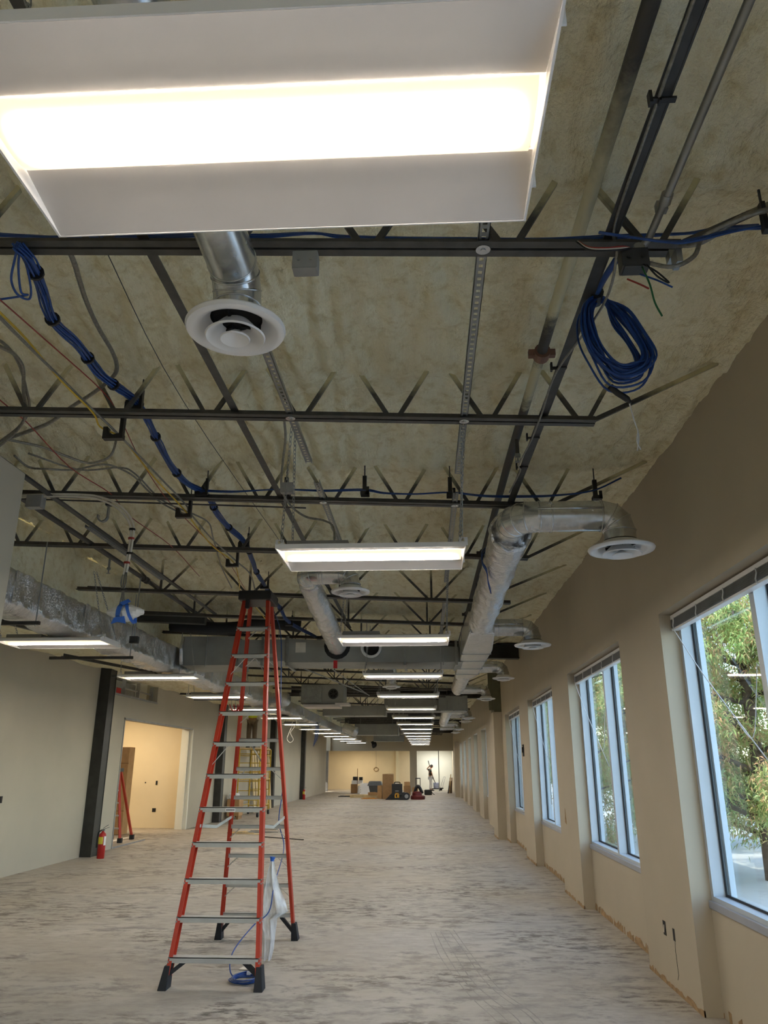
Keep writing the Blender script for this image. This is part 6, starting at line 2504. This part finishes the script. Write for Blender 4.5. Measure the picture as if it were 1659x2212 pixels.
m.tube([(-3.74, 60.18, 1.57), (-3.75, 60.18, 2.84)], 0.006, 5)
m.build('riser', M['greyc'], t)
m = MB()
m.lathe([(0.0, 0.0), (0.05, 0.0), (0.06, 0.35), (0.03, 0.9), (0.045, 1.0), (0, 1.0)], (-2.62, 50.9, 0), 10)
solo(m, 'dark_handle', M['black'], 'dark upright tool handle behind the grey tub', 'tool')
m = MB()
m.lathe([(0, 3.16), (0.10, 3.18), (0.05, 3.26), (0, 3.28)], (-5.5, 54.6, 0), 12)
m.tube([(-5.5, 54.6, 3.26), (-5.5, 54.6, 3.52)], 0.01, 6)
solo(m, 'ceiling_speaker', M['black'], 'small dark fitting hanging before the end soffit', 'fitting')

# ------------------------------------------------------------------ outside
b = MB()
b.box((2.22, -30, -0.35), (120, 140, -0.30))
struct(b, 'ground_outside', M['pave'])
b = MB()
b.box((24, -30, -0.3), (24.4, 120, 1.1))
struct(b, 'wall_outside', M['fence'])


def tree_mesh(seed, h, spread, n, leafmat):
    """trunk, limbs and a crown of drooping sprays made of narrow blades"""
    rnd = random.Random(seed)
    tr = MB()
    tr.tube([(0, 0, -0.3), (0.05, 0, h * 0.35), (0, 0.05, h * 0.7), (0, 0, h)], [0.13, 0.11, 0.07, 0.02], 10)
    tips = []
    for k in range(46):
        z0 = h * rnd.uniform(0.09, 0.93)
        a = rnd.uniform(0, 2 * math.pi)
        L_ = spread * (1.12 - z0 / h) * rnd.uniform(0.75, 1.1) + 0.6
        p0 = V((0, 0, z0))
        p1 = p0 + V((math.cos(a) * L_ * 0.55, math.sin(a) * L_ * 0.55, L_ * 0.18))
        p2 = p0 + V((math.cos(a) * L_, math.sin(a) * L_, L_ * 0.05))
        tr.tube([p0, p1, p2], [0.055, 0.035, 0.012], 6)
        for j in range(14):
            u = 0.15 + 0.85 * (j + rnd.random()) / 14
            q = p0.lerp(p1, min(1, u * 2)) if u < 0.5 else p1.lerp(p2, (u - 0.5) * 2)
            tips.append(q + V((rnd.gauss(0, 0.26), rnd.gauss(0, 0.26), rnd.gauss(-0.05, 0.20))))
    lf = MB()
    per = n // len(tips)
    for q in tips:
        ca = rnd.uniform(0, 6.28)
        for j in range(per):
            d = V((rnd.gauss(0, 1), rnd.gauss(0, 1), rnd.gauss(-0.35, 0.7))).normalized()
            c = q + V((rnd.gauss(0, 0.13), rnd.gauss(0, 0.13), rnd.gauss(-0.05, 0.14)))
            L_ = rnd.uniform(0.06, 0.15)
            s = d.cross(V((rnd.gauss(0, 1), rnd.gauss(0, 1), rnd.gauss(0, 1)))).normalized() * 0.013
            o = len(lf.v)
            tip = c + d * L_ + V((0, 0, -0.04))
            lf.v += [tuple(c - s * 0.5), tuple(c + d * L_ * 0.5 - s), tuple(tip), tuple(c + d * L_ * 0.5 + s)]
            lf.f.append((o, o + 1, o + 2, o + 3))
    return tr, lf


def place_tree(x, y, seed, h, spread, n, leafmat, label):
    t = thing('cypress_tree', (0, 0, 0), label, 'tree', 'trees outside the windows')
    tr, lf = tree_mesh(seed, h, spread, n, leafmat)
    tr.build('trunk', M['bark'], t, smooth=True)
    q = lf.build('foliage', M[leafmat], t)
    q['kind'] = 'stuff'
    t.location = (x, y, -0.3)
    return t


T1 = place_tree(6.2, 15.4, 1, 8.0, 2.6, 130000, 'leaf', 'green and rust cypress outside the first window')
T2 = place_tree(6.9, 28.6, 2, 8.5, 2.7, 70000, 'leaf2', 'dark green cypress outside the second window')
o = copy_tree(T1, (13.2, 23.5, -0.3)); o.rotation_euler.z = 2.1; o['label'] = 'rust-tinged cypress behind the first one, outside the first window'
o = copy_tree(T2, (6.6, 44.0, -0.3)); o.rotation_euler.z = 1.0; o['label'] = 'green cypress glimpsed outside the third window'
o = copy_tree(T1, (8.0, 62.0, -0.3)); o.rotation_euler.z = 4.0; o['label'] = 'cypress glimpsed outside the fourth window'
o = copy_tree(T1, (6.0, 22.3, -0.3)); o.rotation_euler.z = 3.0; o['label'] = 'rust cypress seen through the near half of the second window'
